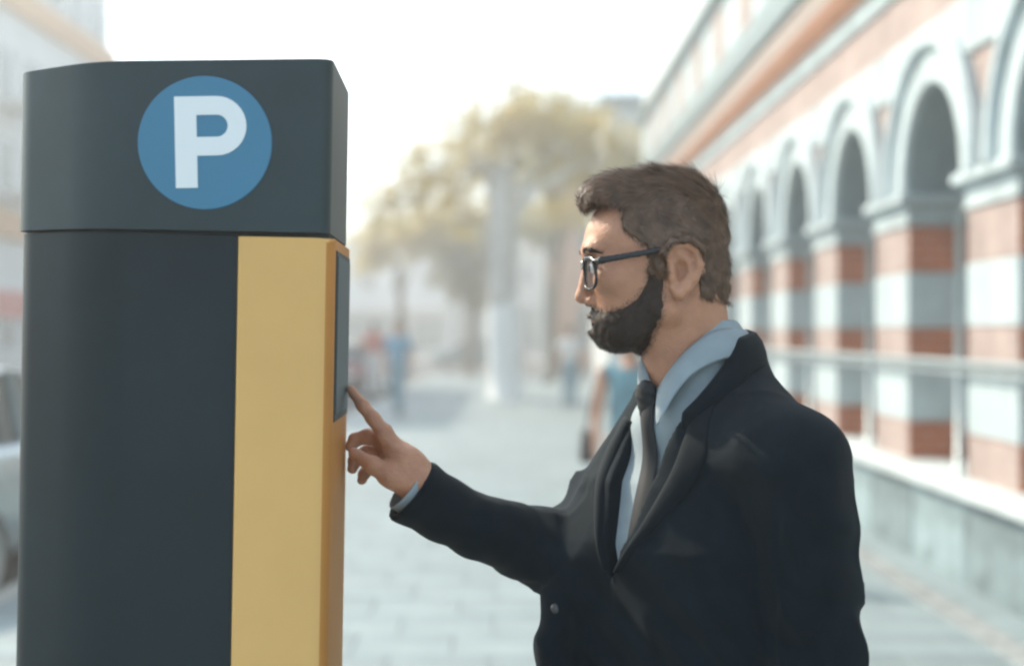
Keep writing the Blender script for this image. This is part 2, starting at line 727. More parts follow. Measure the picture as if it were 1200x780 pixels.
def bay_meshes():
    hw = PER / 2
    bm = bmesh.new()
    arc = [(-RO, 2.601)] + [(-RO * math.cos(math.pi * i / NA), ZS + RO * math.sin(math.pi * i / NA)) for i in range(NA + 1)] + [(RO, 2.601)]
    top = [(y, ZT) for y, z in arc]
    for x, fl in ((XF, 0), (XF + .60, 1)):
        A = [bm.verts.new((x, y, z)) for y, z in arc]
        T = [bm.verts.new((x, y, z)) for y, z in top[1:-1]]
        for i in range(1, len(arc) - 2):
            bm.faces.new((A[i], A[i + 1], T[i], T[i - 1]))
        L = [bm.verts.new((x, -hw, 2.601)), bm.verts.new((x, -hw, ZT))]
        R = [bm.verts.new((x, hw, 2.601)), bm.verts.new((x, hw, ZT))]
        bm.faces.new((L[0], A[0], A[1], T[0], L[1]))
        bm.faces.new((R[0], R[1], T[-1], A[-2], A[-1]))
        if fl == 0:
            A0 = A
    for i in range(len(A) - 1):
        bm.faces.new((A0[i], A[i], A[i + 1], A0[i + 1]))
    wall = bm_mesh('arch_wall', bm)
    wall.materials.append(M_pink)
    wall.materials.append(mat('shaded_reveal_stucco', (.21, .265, .275), .8, vary=.1, vscale=3))  # darker than the front: shade of the recess put into the colour
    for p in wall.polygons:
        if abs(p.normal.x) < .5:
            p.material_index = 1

    def ring(name, r0, r1, x0, x1, bev):
        bm = bmesh.new()
        pr = []
        for i in range(-1, NA + 2):
            t = math.pi * min(max(i, 0), NA) / NA
            z = ZS if 0 <= i <= NA else 2.602
            q = []
            for (r, x) in ((r0, x1), (r0, x0 + bev), (r0 + bev, x0), (r1 - bev, x0), (r1, x0 + bev), (r1, x1)):
                q.append(bm.verts.new((x, -r * math.cos(t), z + r * math.sin(t))))
            pr.append(q)
        for a, b in zip(pr[:-1], pr[1:]):
            for i in range(5):
                bm.faces.new((a[i], a[i + 1], b[i + 1], b[i]))
            bm.faces.new((a[5], a[0], b[0], b[5]))
        for q in (pr[0], pr[-1]):
            bm.faces.new(q)
        me = bm_mesh(name, bm)
        me.materials.append(M_stone)
        return me
    return wall, ring('archivolt', RO + .002, .90, XF - .05, XF + .02, .015), ring('hood_moulding', .905, 1.05, XF - .11, XF + .015, .035)


wall_me, arch_me, hood_me = bay_meshes()
bay0 = None
for k in list(KS)[:-1]:
    yc = Y0 + PER * k + PW + RO
    w = link('arch_wall', wall_me)
    adopt(w, bld)
    w.location = (0, yc, 0)
    link('archivolt', arch_me, None, w)
    link('hood_moulding', hood_me, None, w)
    if bay0 is None:
        sc_ = box('string_course', (XF - .03, -PER / 2 + .002, 3.36), (XF + .01, PER / 2 - .002, 3.74), M_stone, w, .008)
        wf = [(-RO, .66), (RO, .66), (RO, ZS)] + [(RO * math.cos(math.pi * i / NA), ZS + RO * math.sin(math.pi * i / NA)) for i in range(1, NA)] + [(-RO, ZS)]
        win = prism('window', [(y, z) for y, z in wf], XF + .585, XF + .605, M_pane, axis='x')
        adopt(win, bld)
        win.location = (0, yc, 0)
        bm = bmesh.new()
        for (a, b, c, d) in ((-RO, -RO + .06, .67, 2.62), (RO - .06, RO, .67, 2.62), (-.03, .03, .67, 3.2), (-RO + .06, RO - .06, 2.55, 2.63), (-RO + .06, RO - .06, .67, .75), (-RO + .06, RO - .06, 1.55, 1.6)):
            bm_box(bm, (XF + .552, a, c), (XF + .584, b, d))
        wfr = link('frame', bm_mesh('frame', bm), M_wframe, win)
        bay0 = (sc_, win, wfr)
    else:
        copy_of(bay0[0], w)
        wi = copy_of(bay0[1], None, (0, yc, 0))
        copy_of(bay0[2], wi)
# plinth blocks and coping stones
bm = bmesh.new()
bm_box(bm, (2.842, .004, -.02), (3.60, 1.146, .549), .012)
pl_me = bm_mesh('plinth_block', bm)
pl_me.materials.append(M_plinth)
bm = bmesh.new()
bm_box(bm, (2.752, .003, .552), (3.60, 1.147, .654), .016, 2)
co_me = bm_mesh('coping_stone', bm)
co_me.materials.append(M_cope)
nb = int((YB1 - YB0) / 1.15) + 1
for i in range(nb):
    for nm, me, dx in (('plinth_block', pl_me, random.uniform(-.004, .004)), ('coping_stone', co_me, random.uniform(-.003, .003))):
        o = link(nm, me)
        adopt(o, bld)
        o.location = (dx, YB0 - .4 + 1.15 * i, 0)
# cornices along the whole front
Lc0, Lc1 = YB0 - .5, YB1 + .05
adopt(prism('white_moulding', [(2.95, 4.12), (2.90, 4.12), (2.885, 4.15), (2.885, 4.22), (2.85, 4.262), (2.95, 4.262)], Lc0, Lc1, M_stone, axis='y'), bld)
adopt(prism('terracotta_cornice', [(3.0, 4.264), (2.85, 4.264), (2.82, 4.31), (2.78, 4.37), (2.755, 4.455), (3.0, 4.455)], Lc0, Lc1, M_terra, axis='y'), bld)
adopt(prism('fascia', [(3.0, 4.457), (2.748, 4.457), (2.745, 4.56), (2.735, 4.57), (2.735, 4.688), (3.0, 4.688)], Lc0, Lc1, M_tan, axis='y'), bld)
adopt(prism('gutter', [(3.0, 4.69), (2.70, 4.69), (2.66, 4.74), (2.65, 4.83), (2.68, 4.86), (2.68, 4.93), (2.66, 4.95), (2.66, 5.05), (3.0, 5.08)], Lc0, Lc1, M_zinc, axis='y'), bld)
upw = adopt(box('upper_wall', (2.94, YB0 - .45, 5.06), (11, YB1, 6.19), M_white, bevel=0), bld)
for k in list(KS)[:-1]:
    box('brick_panel', (2.925, Y0 + PER * k + .05, 5.3), (2.96, Y0 + PER * k + .9, 6.12), M_pink, upw, .004)
adopt(prism('upper_cornice', [(3.0, 6.19), (2.90, 6.19), (2.86, 6.25), (2.80, 6.28), (2.79, 6.38), (3.0, 6.42)], Lc0, Lc1, M_zinc, axis='y'), bld)
att = adopt(box('attic_wall', (2.97, YB0 - .45, 6.40), (11, YB1 - .01, 11.4), mat('pale_grey_render', (.56, .60, .60), .8, vary=.06, vscale=1.2), bevel=0), bld)
for k in range(0, 11, 2):
    y = Y0 + PER * k + .4
    f = box('window', (2.94, y, 7.6), (2.99, y + 1.1, 9.6), M_wframe, att, .01)
    box('pane', (2.93, y + .1, 7.7), (2.95, y + 1.0, 9.5), M_pane, f, .002)

# rail that runs in front of the piers
rail = empty('guard_rail', (2.885, 9.0, .654))
tag(rail, 'grey metal guard rail with thin posts in front of the banded piers', 'railing')
adopt(tube('top_rail', [(2.86, YB0, 1.392), (2.86, YB1, 1.392)], .021, M_rail, n=10), rail)
adopt(tube('lower_rail', [(2.868, YB0, 1.325), (2.868, YB1, 1.325)], .011, M_rail, n=8), rail)
for k in KS:
    y = Y0 + PER * k + PW + .02
    adopt(tube('post', [(2.886, y, .65), (2.886, y, 2.36)], .024, M_rail, n=10), rail)

# ------------------------------------------------------------------ buildings further off
M_cream = mat('cream_render', (.62, .60, .55), .85, vary=.08, vscale=.6)
M_peach = mat('peach_render', (.58, .34, .24), .85, vary=.1, vscale=.5)
M_offw = mat('off_white_render', (.66, .68, .67), .85, vary=.06, vscale=.5)
M_shop = mat('teal_shop_glass', (.06, .16, .17), .15)
M_dark = mat('dark_opening', (.03, .035, .035), .4)
M_orange = mat('orange_render', (.62, .36, .18), .8, vary=.08, vscale=.6)


def facade_windows(parent, face, a0, a1, na, zs, w, h, at, inward, mpane=None):
    """Windows on a wall: face 'y' = wall seen along y at y=at, 'x' = wall at x=at; inward = sign into the wall"""
    for z in zs:
        for i in range(na):
            c = a0 + (a1 - a0) * (i + .5) / na
            if face == 'y':
                f = box('window', (c - w / 2, min(at - .06 * inward, at + .05 * inward), z), (c + w / 2, max(at - .06 * inward, at + .05 * inward), z + h), M_wframe, None, .01)
                p = box('pane', (c - w / 2 + .09, min(at - .075 * inward, at), z + .09), (c + w / 2 - .09, max(at - .075 * inward, at), z + h - .09), mpane or M_pane, f, 0)
            else:
                f = box('window', (min(at - .06 * inward, at + .05 * inward), c - w / 2, z), (max(at - .06 * inward, at + .05 * inward), c + w / 2, z + h), M_wframe, None, .01)
                p = box('pane', (min(at - .075 * inward, at), c - w / 2 + .09, z + .09), (max(at - .075 * inward, at), c + w / 2 - .09, z + h - .09), mpane or M_pane, f, 0)
            adopt(f, parent)


def building(name, label, lo, hi, mwall, roof_m=None, roof_h=.35):
    e = empty(name, ((lo[0] + hi[0]) / 2, lo[1], 0))
    tag(e, label, 'building')
    adopt(box('wall', lo, hi, mwall, bevel=.02), e)
    adopt(box('roof', (lo[0] - .25, lo[1] - .25, hi[2] - .001), (hi[0] + .25, hi[1] + .25, hi[2] + roof_h), roof_m or M_zinc, bevel=.05), e)
    return e


# tall block on the far side of the road, at the left edge
b = building('apartment_block', 'tall white block with orange bands and small dark windows behind the pay machine', (-26, 33.5, -.13), (-14, 49.4, 13.3), M_offw)
for z in (10.55, 4.2):
    adopt(box('orange_band', (-14.3, 33.3, z), (-13.75, 49.6, z + .75), M_orange, bevel=.04), b)
facade_windows(b, 'x', 34, 49, 7, (1.2, 5.6, 8.1, 11.6), 1.15, 1.35, -14, -1)
facade_windows(b, 'y', -25.5, -14.5, 5, (1.2, 5.6, 8.1, 11.6), 1.3, 1.45, 33.5, 1)
for z in (5.3, 7.8):
    for y in (35.1, 39.4, 43.7, 48):
        adopt(box('balcony', (-13.9, y - .9, z - .1), (-13.1, y + .9, z + .15), M_cream, bevel=.02), b)

b = building('low_shop_building', 'low off white building with a canopy across the far end of the street', (-19, 104, -.02), (-4.3, 118, 7.6), M_offw)
facade_windows(b, 'y', -18.5, -4.8, 6, (4.6,), 1.3, 1.5, 104, 1)
adopt(prism('canopy', [(101.2, 3.3), (104, 3.9), (104, 3.7), (101.2, 3.15)], -18.6, -4.6, M_cream, axis='x'), b)
facade_windows(b, 'y', -18.4, -4.8, 5, (.4,), 2.2, 2.3, 104, 1, M_shop)
b = building('glazed_shop_building', 'grey building with teal shop windows behind the whitewashed tree trunk', (-4.1, 108, -.02), (4.2, 122, 9.5), M_cream)
facade_windows(b, 'y', -3.9, 4.0, 4, (.4,), 1.7, 3.2, 108, 1, M_shop)
facade_windows(b, 'y', -3.9, 4.0, 4, (5.2,), 1.1, 1.7, 108, 1)
b = building('peach_building', 'peach rendered house beyond the far end of the arcade', (1.75, 58, -.02), (9, 70, 8.7), M_peach, M_terra)
facade_windows(b, 'y', 2.0, 8.8, 3, (1.0, 4.9), .95, 1.7, 58, 1)
facade_windows(b, 'x', 59, 69, 3, (1.0, 4.9), .95, 1.7, 1.75, 1)
b = building('white_corner_building', 'white corner house with one dark window past the end of the arcade', (2.75, 41, -.02), (9, 50, 8.1), M_offw)
facade_windows(b, 'y', 2.9, 6.9, 3, (2.0, 5.4), .8, 1.5, 41, 1)
facade_windows(b, 'x', 42, 49.5, 2, (2.0, 5.4), .9, 1.6, 2.75, 1)

# ------------------------------------------------------------------ parking pay machine
M_body = mat('charcoal_powder_coat', (.0062, .0165, .0205), .5, spec=.3, vary=.22, vscale=5, bump=.04, bscale=350)
M_head = mat('grey_powder_coat', (.024, .042, .046), .45, spec=.35, vary=.18, vscale=5, bump=.04, bscale=350)
M_yel = mat('yellow_panel', (.72, .43, .155), .6, spec=.2, vary=.05, vscale=4, bump=.03, bscale=250)
M_screen = mat('dark_screen_glass', (.025, .06, .075), .45, spec=.25)
M_blue = mat('blue_sign_film', (.045, .19, .31), .4, vary=.03, vscale=6)
M_signw = mat('white_sign_film', (.80, .83, .82), .45)
M_seam = mat('black_gasket', (.012, .014, .015), .7)
mach = empty('parking_pay_machine', (-.2447, 1.72, 0))
mach.rotation_euler = (0, rad(1.0), rad(2.0))
tag(mach, 'tall charcoal parking pay machine with yellow front panel and blue P sign', 'pay machine')


def rounded(pts, r, seg=6):
    """Round the corners of an outline; r one radius for each corner."""
    out = []
    n = len(pts)
    for i in range(n):
        p, a, b = Vector(pts[i]), Vector(pts[i - 1]), Vector(pts[(i + 1) % n])
        if r[i] <= 0:
            out.append(tuple(p))
            continue
        d1, d2 = (a - p).normalized(), (b - p).normalized()
        ang = d1.angle(d2)
        t = min(r[i] / math.tan(ang / 2), (a - p).length * .49, (b - p).length * .49)
        p1, p2 = p + d1 * t, p + d2 * t
        for j in range(seg + 1):
            s = j / seg
            out.append(tuple((1 - s) ** 2 * p1 + 2 * s * (1 - s) * p + s * s * p2))
    return out


def shaded(o, angle=30):
    me = o.data
    me.polygons.foreach_set('use_smooth', np.full(len(me.polygons), True))
    me.set_sharp_from_angle(angle=rad(angle))
    return o


body_pl = rounded([(-.117, .006), (-.117, .27), (-.40, .27), (-.40, .075), (-.295, .006)], [0, 0, .03, .05, .16], 12)
shaded(prism('body', body_pl, .09, 1.6975, M_body, mach, bevel=.003))
base_pl = rounded([(-.012, .02), (-.012, .26), (-.385, .26), (-.385, .09), (-.29, .02)], [.01, .01, .02, .02, .04])
shaded(prism('base', base_pl, -.012, .09, M_seam, mach, bevel=.004))
shaded(prism('gasket', rounded([(-.008, .008), (-.008, .262), (-.39, .262), (-.39, .080), (-.293, .010)], [.01, .02, .03, .04, .14], 12), 1.690, 1.7015, M_seam, mach))
# header with a top that rises a little towards the user side
head_pl = rounded([(-.006, 0), (-.006, .275), (-.404, .275), (-.404, .072), (-.289, 0)], [.022, .03, .03, .05, .16], 12)
hd = prism('header', head_pl, 1.701, 1.908, M_head, mach, bevel=.009, seg=4)
for v in hd.data.vertices:
    if v.co.z > 1.8:
        v.co.z += -.010 + .014 * (v.co.x + .404) / .40
shaded(hd)
yel_pl = rounded([(0, -.004), (0, .262), (-.115, .262), (-.115, -.004)], [.024, .03, .004, .004], 8)
yp = shaded(prism('front_panel', yel_pl, .10, 1.6945, M_yel, mach, bevel=.005, seg=3))
yp.data.materials.append(mat('shaded_user_face', (.50, .22, .055), .6, spec=.2, vary=.06, vscale=5))  # side turned from the sun: shade on the yellow painted as darker orange
for pf in yp.data.polygons:
    if pf.normal.x > .6:
        pf.material_index = 1
bm = bmesh.new()
bm_box(bm, (-.003, .030, 1.470), (.0015, .226, 1.682), .001, 1)
bez = link('screen_bezel', bm_mesh('screen_bezel', bm), mat('black_bezel', (.02, .032, .036), .5, spec=.25), yp)
bm = bmesh.new()
bm_box(bm, (-.001, .037, 1.479), (.0025, .219, 1.675), .0006)
link('screen', bm_mesh('screen', bm), M_screen, yp)
# door seam and lock on the dark side
box('lock', (-.19, .002, 1.02), (-.165, .008, 1.045), M_rail, mach, .003)
# round blue sign with a white P
sx, sz = -.157, 1.8065
disc = lathe('parking_sign', [(.0, -.0022), (.0795, -.0022), (.0805, -.0012), (.0805, .001), (0, .001)], M_blue, mach, n=64, axis='y', loc=(sx, 0, sz))
shaded(disc)
bm = bmesh.new()
Hh, Ww, St, Bh = .110, .086, .0262, .0715


def strip(outer, inner):
    a = [bm.verts.new((x, 0, z)) for x, z in outer]
    b = [bm.verts.new((x, 0, z)) for x, z in inner]
    for i in range(len(a) - 1):
        bm.faces.new((a[i], a[i + 1], b[i + 1], b[i]))


vs = [bm.verts.new((x, 0, z)) for x, z in ((0, 0), (St, 0), (St, Hh), (0, Hh))]
bm.faces.new(vs)
Ro, cx0 = Bh / 2, Ww - Bh / 2
ri = Ro - .0225
zc = Hh - Ro
strip([(St, Hh)] + [(cx0 + Ro * math.sin(math.pi * i / 16), zc + Ro * math.cos(math.pi * i / 16)) for i in range(17)] + [(St, Hh - Bh)],
      [(St, Hh - .0225)] + [(cx0 + ri * math.sin(math.pi * i / 16), zc + ri * math.cos(math.pi * i / 16)) for i in range(17)] + [(St, Hh - Bh + .0225)])
ext = bmesh.ops.extrude_face_region(bm, geom=bm.faces[:])
bmesh.ops.translate(bm, verts=[v for v in ext['geom'] if isinstance(v, bmesh.types.BMVert)], vec=(0, -.0012, 0))
Rm = Matrix.Translation((sx - .034 + .0005, -.0023, sz - .0555)) @ Matrix.Rotation(rad(-2.2), 4, 'Y')
bmesh.ops.transform(bm, matrix=Rm, verts=bm.verts[:])
link('letter_p', bm_mesh('letter_p', bm), M_signw, disc)

# ------------------------------------------------------------------ the man at the machine
M_skin = mat('skin', (.50, .245, .145), .46, vary=.15, vscale=26, bump=.3, bscale=420, sss=.35, sssr=(.008, .003, .0015))
M_hair = mat('brown_hair', (.125, .068, .038), .45, vary=.35, vscale=60, spec=.5)
M_beard = mat('dark_beard', (.038, .023, .016), .6, vary=.3, vscale=80, spec=.3)
M_frame = mat('black_acetate', (.010, .011, .013), .25)
M_lens = glass_mat('spectacle_lens', (.35, .42, .48), .02, .10)
M_jacket = mat('dark_navy_wool', (.0045, .0105, .0155), .85, vary=.25, vscale=18, bump=.3, bscale=900, sheen=.04, spec=.12)
M_lapel = mat('dark_navy_lapel', (.0040, .0092, .0138), .8, vary=.25, vscale=18, bump=.3, bscale=900, sheen=.04, spec=.12)
M_shirt = mat('pale_blue_shirt', (.275, .33, .355), .8, vary=.06, vscale=40, bump=.1, bscale=700, stretch=(1, 1, 1))
M_tie = mat('black_tie', (.006, .008, .011), .65)
M_trous = mat('dark_trousers', (.014, .017, .021), .85, vary=.1, vscale=20)
M_shoe = mat('black_leather', (.012, .012, .012), .3)
M_eye = mat('eye_white', (.7, .68, .65), .2)

man = empty('person', (.25, 1.97, 0))
tag(man, 'bearded man in dark suit jacket, tie and black glasses pressing the pay machine', 'person')

# ---- head: u forward, v to his left (towards the camera), w up; origin at the ear canal
HO = np.array((.222, 1.935, 1.663))
HYAW = rad(1.5)
cy, sy = math.cos(HYAW), math.sin(HYAW)


def head_world(P):
    u, v, w = P[:, 0], P[:, 1], P[:, 2]
    # forward = (-cos, -sin), left = (sin, -cos)
    return np.stack((HO[0] - cy * u + sy * v, HO[1] - sy * u - cy * v, HO[2] + w), 1)


hv = Vol((-.095, -.098, -.215), (.150, .098, .165), .0019)
mm = .001


def q(*a):
    return tuple(x * mm for x in a)


hv.ell(q(20, 0, 44), q(86, 73, 84), 0)
hv.ell(q(76, 0, 42), q(48, 60, 48), .03)
hv.ell(q(60, 0, -22), q(54, 60, 72), .03)
for s in (1, -1):
    hv.ell(q(88, 42 * s, -8), q(26, 22, 20), .02)                       # cheekbone
    hv.cone(q(20, 53 * s, -52), q(76, 15 * s, -84), .016, .013, .02)    # jaw
    hv.cone(q(18, 58 * s, 0), q(20, 53 * s, -52), .014, .016, .02)
hv.ell(q(52, 0, -70), q(44, 44, 26), .025)
hv.ell(q(80, 0, -86), q(13, 18, 12), .015)
hv.ell(q(87, 0, -60), q(18, 32, 24), .02)                               # muzzle
hv.cone(q(115, -34, 27), q(115, 34, 27), .0105, .0105, .015)            # brow
hv.cone(q(117, 0, 20), q(126, 0, -28), .0055, .0085, .010)              # nose
hv.ell(q(126.5, 0, -35), q(10, 9.5, 8.5), .006)
for s in (1, -1):
    hv.ell(q(115, 12.5 * s, -40), q(9, 6.5, 7), .006)
    hv.ell(q(120, 6 * s, -46.5), q(5, 3, 3), .003, 'd')                 # nostril
    hv.ell(q(121, 32 * s, 7), q(14, 18, 12), .012, 'd')                 # eye socket
    hv.ell(q(105, 32 * s, 6), q(13.5, 15.5, 13), .006)                  # lids over the eye ball
hv.cone(q(99, -19, -67), q(107.5, 0, -64.5), .004, .0062, .006)
hv.cone(q(99, 19, -67), q(107.5, 0, -64.5), .004, .0062, .006)
hv.cone(q(94, -17, -75), q(102, 0, -78), .0045, .0068, .006)
hv.cone(q(94, 17, -75), q(102, 0, -78), .0045, .0068, .006)
hv.cone(q(107, -22, -71.5), q(112, 0, -71), .0016, .0016, .003, 'd')
hv.cone(q(107, 22, -71.5), q(112, 0, -71), .0016, .0016, .003, 'd')
# neck
hv.cone(q(-14, 0, -20), q(-30, 0, -150), .052, .052, .03)
hv.cone(q(14, 0, -70), q(-6, 0, -158), .036, .039, .025)
for s in (1, -1):
    hv.cone(q(-24, 50 * s, -28), q(8, 16 * s, -160), .011, .012, .016)
hv.ell(q(18, 0, -130), q(12, 11, 13), .02)
# ears
for s in (1, -1):
    def e(u, v, w):
        return q(u * 1.0 + 4, v * s, w * .97 - 1)
    hv.ell(e(-2, 76, 2), q(20, 8, 31), .006)
    hv.ell(e(-1, 85, -2), q(12, 9, 17), .004, 'd')
    hv.ell(e(-5, 79, 22), q(15, 7, 13), .004)
    rim = [e(11, 77, 4), e(17, 80, 20), e(8, 84, 32), e(-8, 87, 34), e(-20, 89, 24), e(-24, 89, 6), e(-18, 87, -12), e(-9, 84, -24), e(1, 81, -32)]
    hv.chain(rim, [.0042, .0048, .0048, .0046, .0046, .0046, .0046, .0055, .0075], .004)
    hv.cone(e(1, 81, -32), e(9, 77, -24), .0075, .006, .005)
    hv.chain([e(2, 83, 22), e(-11, 85, 12), e(-12, 85, -6), e(-3, 83, -17)], [.003, .004, .004, .004], .006)
    hv.cone(e(11, 79, -2), e(10, 79, -10), .005, .005, .005)
FS = hv.F.copy()
gx, gy, gz = hv.grid()
G = np.broadcast_arrays(gx, gy, gz)
skin_head = hv.mesh()

# hair: an offset of the skull kept inside the hairline seen from the side, plus the swept front
hairline = [(138, 90), (127, 82), (116, 90), (86, 92), (80, 84), (78, 54), (62, 38), (48, 30), (44, -18), (29, -18), (27, 22), (19, 35),
            (-4, 40), (-19, 31), (-24, 8), (-26, -34), (-60, -40), (-130, -44), (-130, 190), (160, 190)]
hl = poly_sdf(gx / mm, gz / mm, hairline) * mm
top = np.clip((gz - .070) / .055, 0, 1)
th = .0050 + .0022 * np.clip(-gx / .07, 0, 1) + .009 * top * top * (3 - 2 * top) + .003 * np.clip((gx - .02) / .08, 0, 1) * top
th = th * np.where(gz < .02, np.clip(-hl / .022, .15, 1), 1)
hair = Vol((-.095, -.098, -.215), (.150, .098, .165), .0019)
hair.F = np.maximum(FS - th, hl).astype(np.float32)
qf = Vol((-.095, -.098, -.215), (.150, .098, .165), .0019)
qf.ell(q(104, 0, 99), q(27, 50, 20), 0, rot=Matrix.Rotation(rad(18), 3, 'Y'))
qf.ell(q(70, 0, 110), q(50, 58, 24), .02, rot=Matrix.Rotation(rad(10), 3, 'Y'))
qf.ell(q(12, 0, 104), q(60, 62, 35), .02)
qf.F = np.maximum(qf.F, hl).astype(np.float32)
hair.F = smin(hair.F, qf.F, .008).astype(np.float32)


def hair_disp(p):
    a = p * np.array((.45, 1.3, 1.0))
    return .0024 * vnoise(a, 90, 3) + .0036 * vnoise(p, 34, 4) + .0012 * vnoise(p, 190, 5)


hair.displace(hair_disp)
hair_surf = hair.mesh()

# beard: an offset of the jaw inside the beard line, mouth left free
beardline = [(44, 16), (46, -14), (56, -33), (76, -48), (98, -52), (122, -47), (140, -55), (140, -113), (48, -115), (38, -98), (26, -62), (25, -20), (29, 16)]
bl = poly_sdf(gx / mm, gz / mm, beardline) * mm
low = np.clip((-gz - .045) / .05, 0, 1)
fr = np.clip((gx - .03) / .06, 0, 1)
tb = .0022 + .0055 * low * (.35 + .65 * fr) + .001 * fr
tb = tb * np.clip(-bl / .012, .05, 1)
beard = Vol((-.095, -.098, -.215), (.150, .098, .165), .0019)
beard.F = np.maximum(FS - tb, bl + .0015).astype(np.float32)
beard.ell(q(78, 0, -95), q(13, 20, 13), .012)
beard.ell(q(114, 0, -72.0), q(19, 19, 9), .004, 'd')
beard.ell(q(126, 0, -45), q(16, 18, 8), .003, 'd')
beard.displace(lambda p: .0013 * vnoise(p, 150, 8) + .0016 * vnoise(p, 60, 9), .02)
beard_surf = beard.mesh()


def strands(surf, n, dirfn, lenfn, width, lift, seed, keep=None):
    """Many fine tapering hairs rooted on a surface."""
    V, Q = surf
    rg = np.random.default_rng(seed)
    A, B, C, D = (V[Q[:, i]] for i in range(4))
    N = np.cross(C - A, D - B)
    N /= np.linalg.norm(N, axis=1, keepdims=True) + 1e-12
    i = rg.integers(0, len(Q), n)
    w = rg.random((n, 2, 1))
    P = (A[i] * (1 - w[:, 0]) + B[i] * w[:, 0]) * (1 - w[:, 1]) + (D[i] * (1 - w[:, 0]) + C[i] * w[:, 0]) * w[:, 1]
    Nn = N[i]
    if keep is not None:
        m = keep(P, Nn)
        P, Nn = P[m], Nn[m]
    n = len(P)
    d = dirfn(P, Nn) + rg.normal(0, .12, (n, 3))
    d += .5 * np.stack([vnoise(P, 45, 20 + a) for a in range(3)], 1)
    d -= Nn * (d * Nn).sum(1, keepdims=True)
    d /= np.linalg.norm(d, axis=1, keepdims=True) + 1e-9
    L = (lenfn(P) * rg.uniform(.6, 1.25, n))[:, None]
    side = np.cross(d, Nn)
    vs = []
    for t, wd, lf in ((-.05, 1, -.1), (.45, .85, .75), (1.0, .15, 1.0)):
        c = P + d * L * t + Nn * (lift * L * lf) + rg.normal(0, .04, (n, 3)) * L * max(t, 0)
        vs += [c - side * width * wd, c + side * width * wd]
    VV = np.stack(vs, 1).reshape(-1, 3)
    b = np.arange(n)[:, None] * 6
    QQ = np.concatenate((b + np.array((0, 1, 3, 2)), b + np.array((2, 3, 5, 4))))
    return VV, QQ


def hair_dir(P, N):
    t = np.clip((P[:, 2] - .075) / .04, 0, 1)[:, None]
    topd = np.array((.9, .0, .25)) + np.array((0, .5, 0)) * np.sign(P[:, 1:2] + 1e-6) * .3
    sided = np.array((-.55, 0, -.8))
    return t * topd + (1 - t) * sided


hs = strands(hair_surf, 20000, hair_dir, lambda P: 0.009 + .020 * np.clip((P[:, 2] - .06) / .06, 0, 1) * np.clip((.135 - P[:, 0]) / .06, .3, 1), .00042, .13, 31,
             lambda P, N: P[:, 2] > -.05)
bs = strands(beard_surf, 7000, lambda P, N: np.array((.25, 0, -1.)) + 0 * P, lambda P: .004 + .003 * np.clip((-P[:, 2] - .05) / .05, 0, 1), .0003, .3, 32)
# thinner hairs on the skin just outside the hair and beard lines
def near_line(line, lo, hi):
    return lambda P, N: (lambda d: (d > lo) & (d < hi) & (np.random.default_rng(5).random(len(P)) < np.clip(1 - d / hi, .0, 1) * .9))(poly_sdf(P[:, 0] / mm, P[:, 2] / mm, line))


bs2 = strands(skin_head, 90000, lambda P, N: np.array((.25, 0, -1.)) + 0 * P, lambda P: .0035 + 0 * P[:, 0], .00015, .2, 33,
              lambda P, N: near_line(beardline, -9, 6)(P, N) & (P[:, 0] > .02) & ~((P[:, 0] > .09) & (P[:, 2] > -.09) & (P[:, 2] < -.062) & (np.abs(P[:, 1]) < .02)) & (P[:, 2] < .012))
hs2 = strands(skin_head, 60000, hair_dir, lambda P: .006 + 0 * P[:, 0], .00025, .25, 34,
              lambda P, N: near_line(hairline, -4, 5)(P, N) & (np.abs(P[:, 1]) < .076) & ((P[:, 2] > .03) | (P[:, 0] < -.02)))
hair_o = adopt(link('hair', mesh_arrays('hair', *[(head_world(x) if k == 0 else x) for k, x in enumerate(join_arrays([hair_surf, hs, hs2]))]), M_hair), man)
beard_o = adopt(link('beard', mesh_arrays('beard', *[(head_world(x) if k == 0 else x) for k, x in enumerate(join_arrays([beard_surf, bs, bs2]))]), M_beard), man)
def skin_u(v, w):
    '''How far forward the skin lies at this height and side.'''
    j, k = int(round((v * mm - hv.lo[1]) / hv.h)), int(round((w * mm - hv.lo[2]) / hv.h))
    col = np.where(FS[:, j, k] < 0)[0]
    return (hv.lo[0] + hv.h * col.max()) / mm


# eyebrows, near and far
for s in (1, -1):
    eb = Vol((.09, -.06, .01), (.14, .06, .05), .0016)
    eb.chain([q(skin_u(a * s, b) - 1.2, a * s, b) for a, b in ((50, 22), (43, 27), (36, 29), (27, 28), (17, 25))], [.0016, .0026, .003, .003, .0026], .004)
    v, f = eb.mesh()
    es = strands((v, f), 260, lambda P, N: np.array((-.4, .8 * s, .15)) + 0 * P, lambda P: .005 + 0 * P[:, 0], .00028, .2, 40)
    v, f = join_arrays([(v, f), es])
    adopt(link('eyebrow', mesh_arrays('eyebrow', head_world(v), f), M_beard), man)
    lathe_pts = [(0.0118 * math.sin(math.pi * i / 12), .0118 * math.cos(math.pi * i / 12)) for i in range(13)]
    eye = lathe('eye', lathe_pts, M_eye, None, 16)
    v = np.array([tuple(x.co) for x in eye.data.vertices]) + np.array(q(108.4, 32 * s, 5))
    v = head_world(v)
    for x, c in zip(eye.data.vertices, v):
        x.co = c
    adopt(eye, man)
    iris = lathe('iris', [(0, .0005), (.0056, .0002), (.0058, -.001)], mat('brown_iris', (.05, .03, .02), .15), None, 16, 'x', q(120.0, 32 * s, 4))
    v = head_world(np.array([tuple(x.co) for x in iris.data.vertices]))
    for x, c in zip(iris.data.vertices, v):
        x.co = c
    iris.parent = eye

# glasses (worn: a part of the dressed figure)
gl = Vol((-.02, -.085, -.045), (.145, .085, .045), .0014)


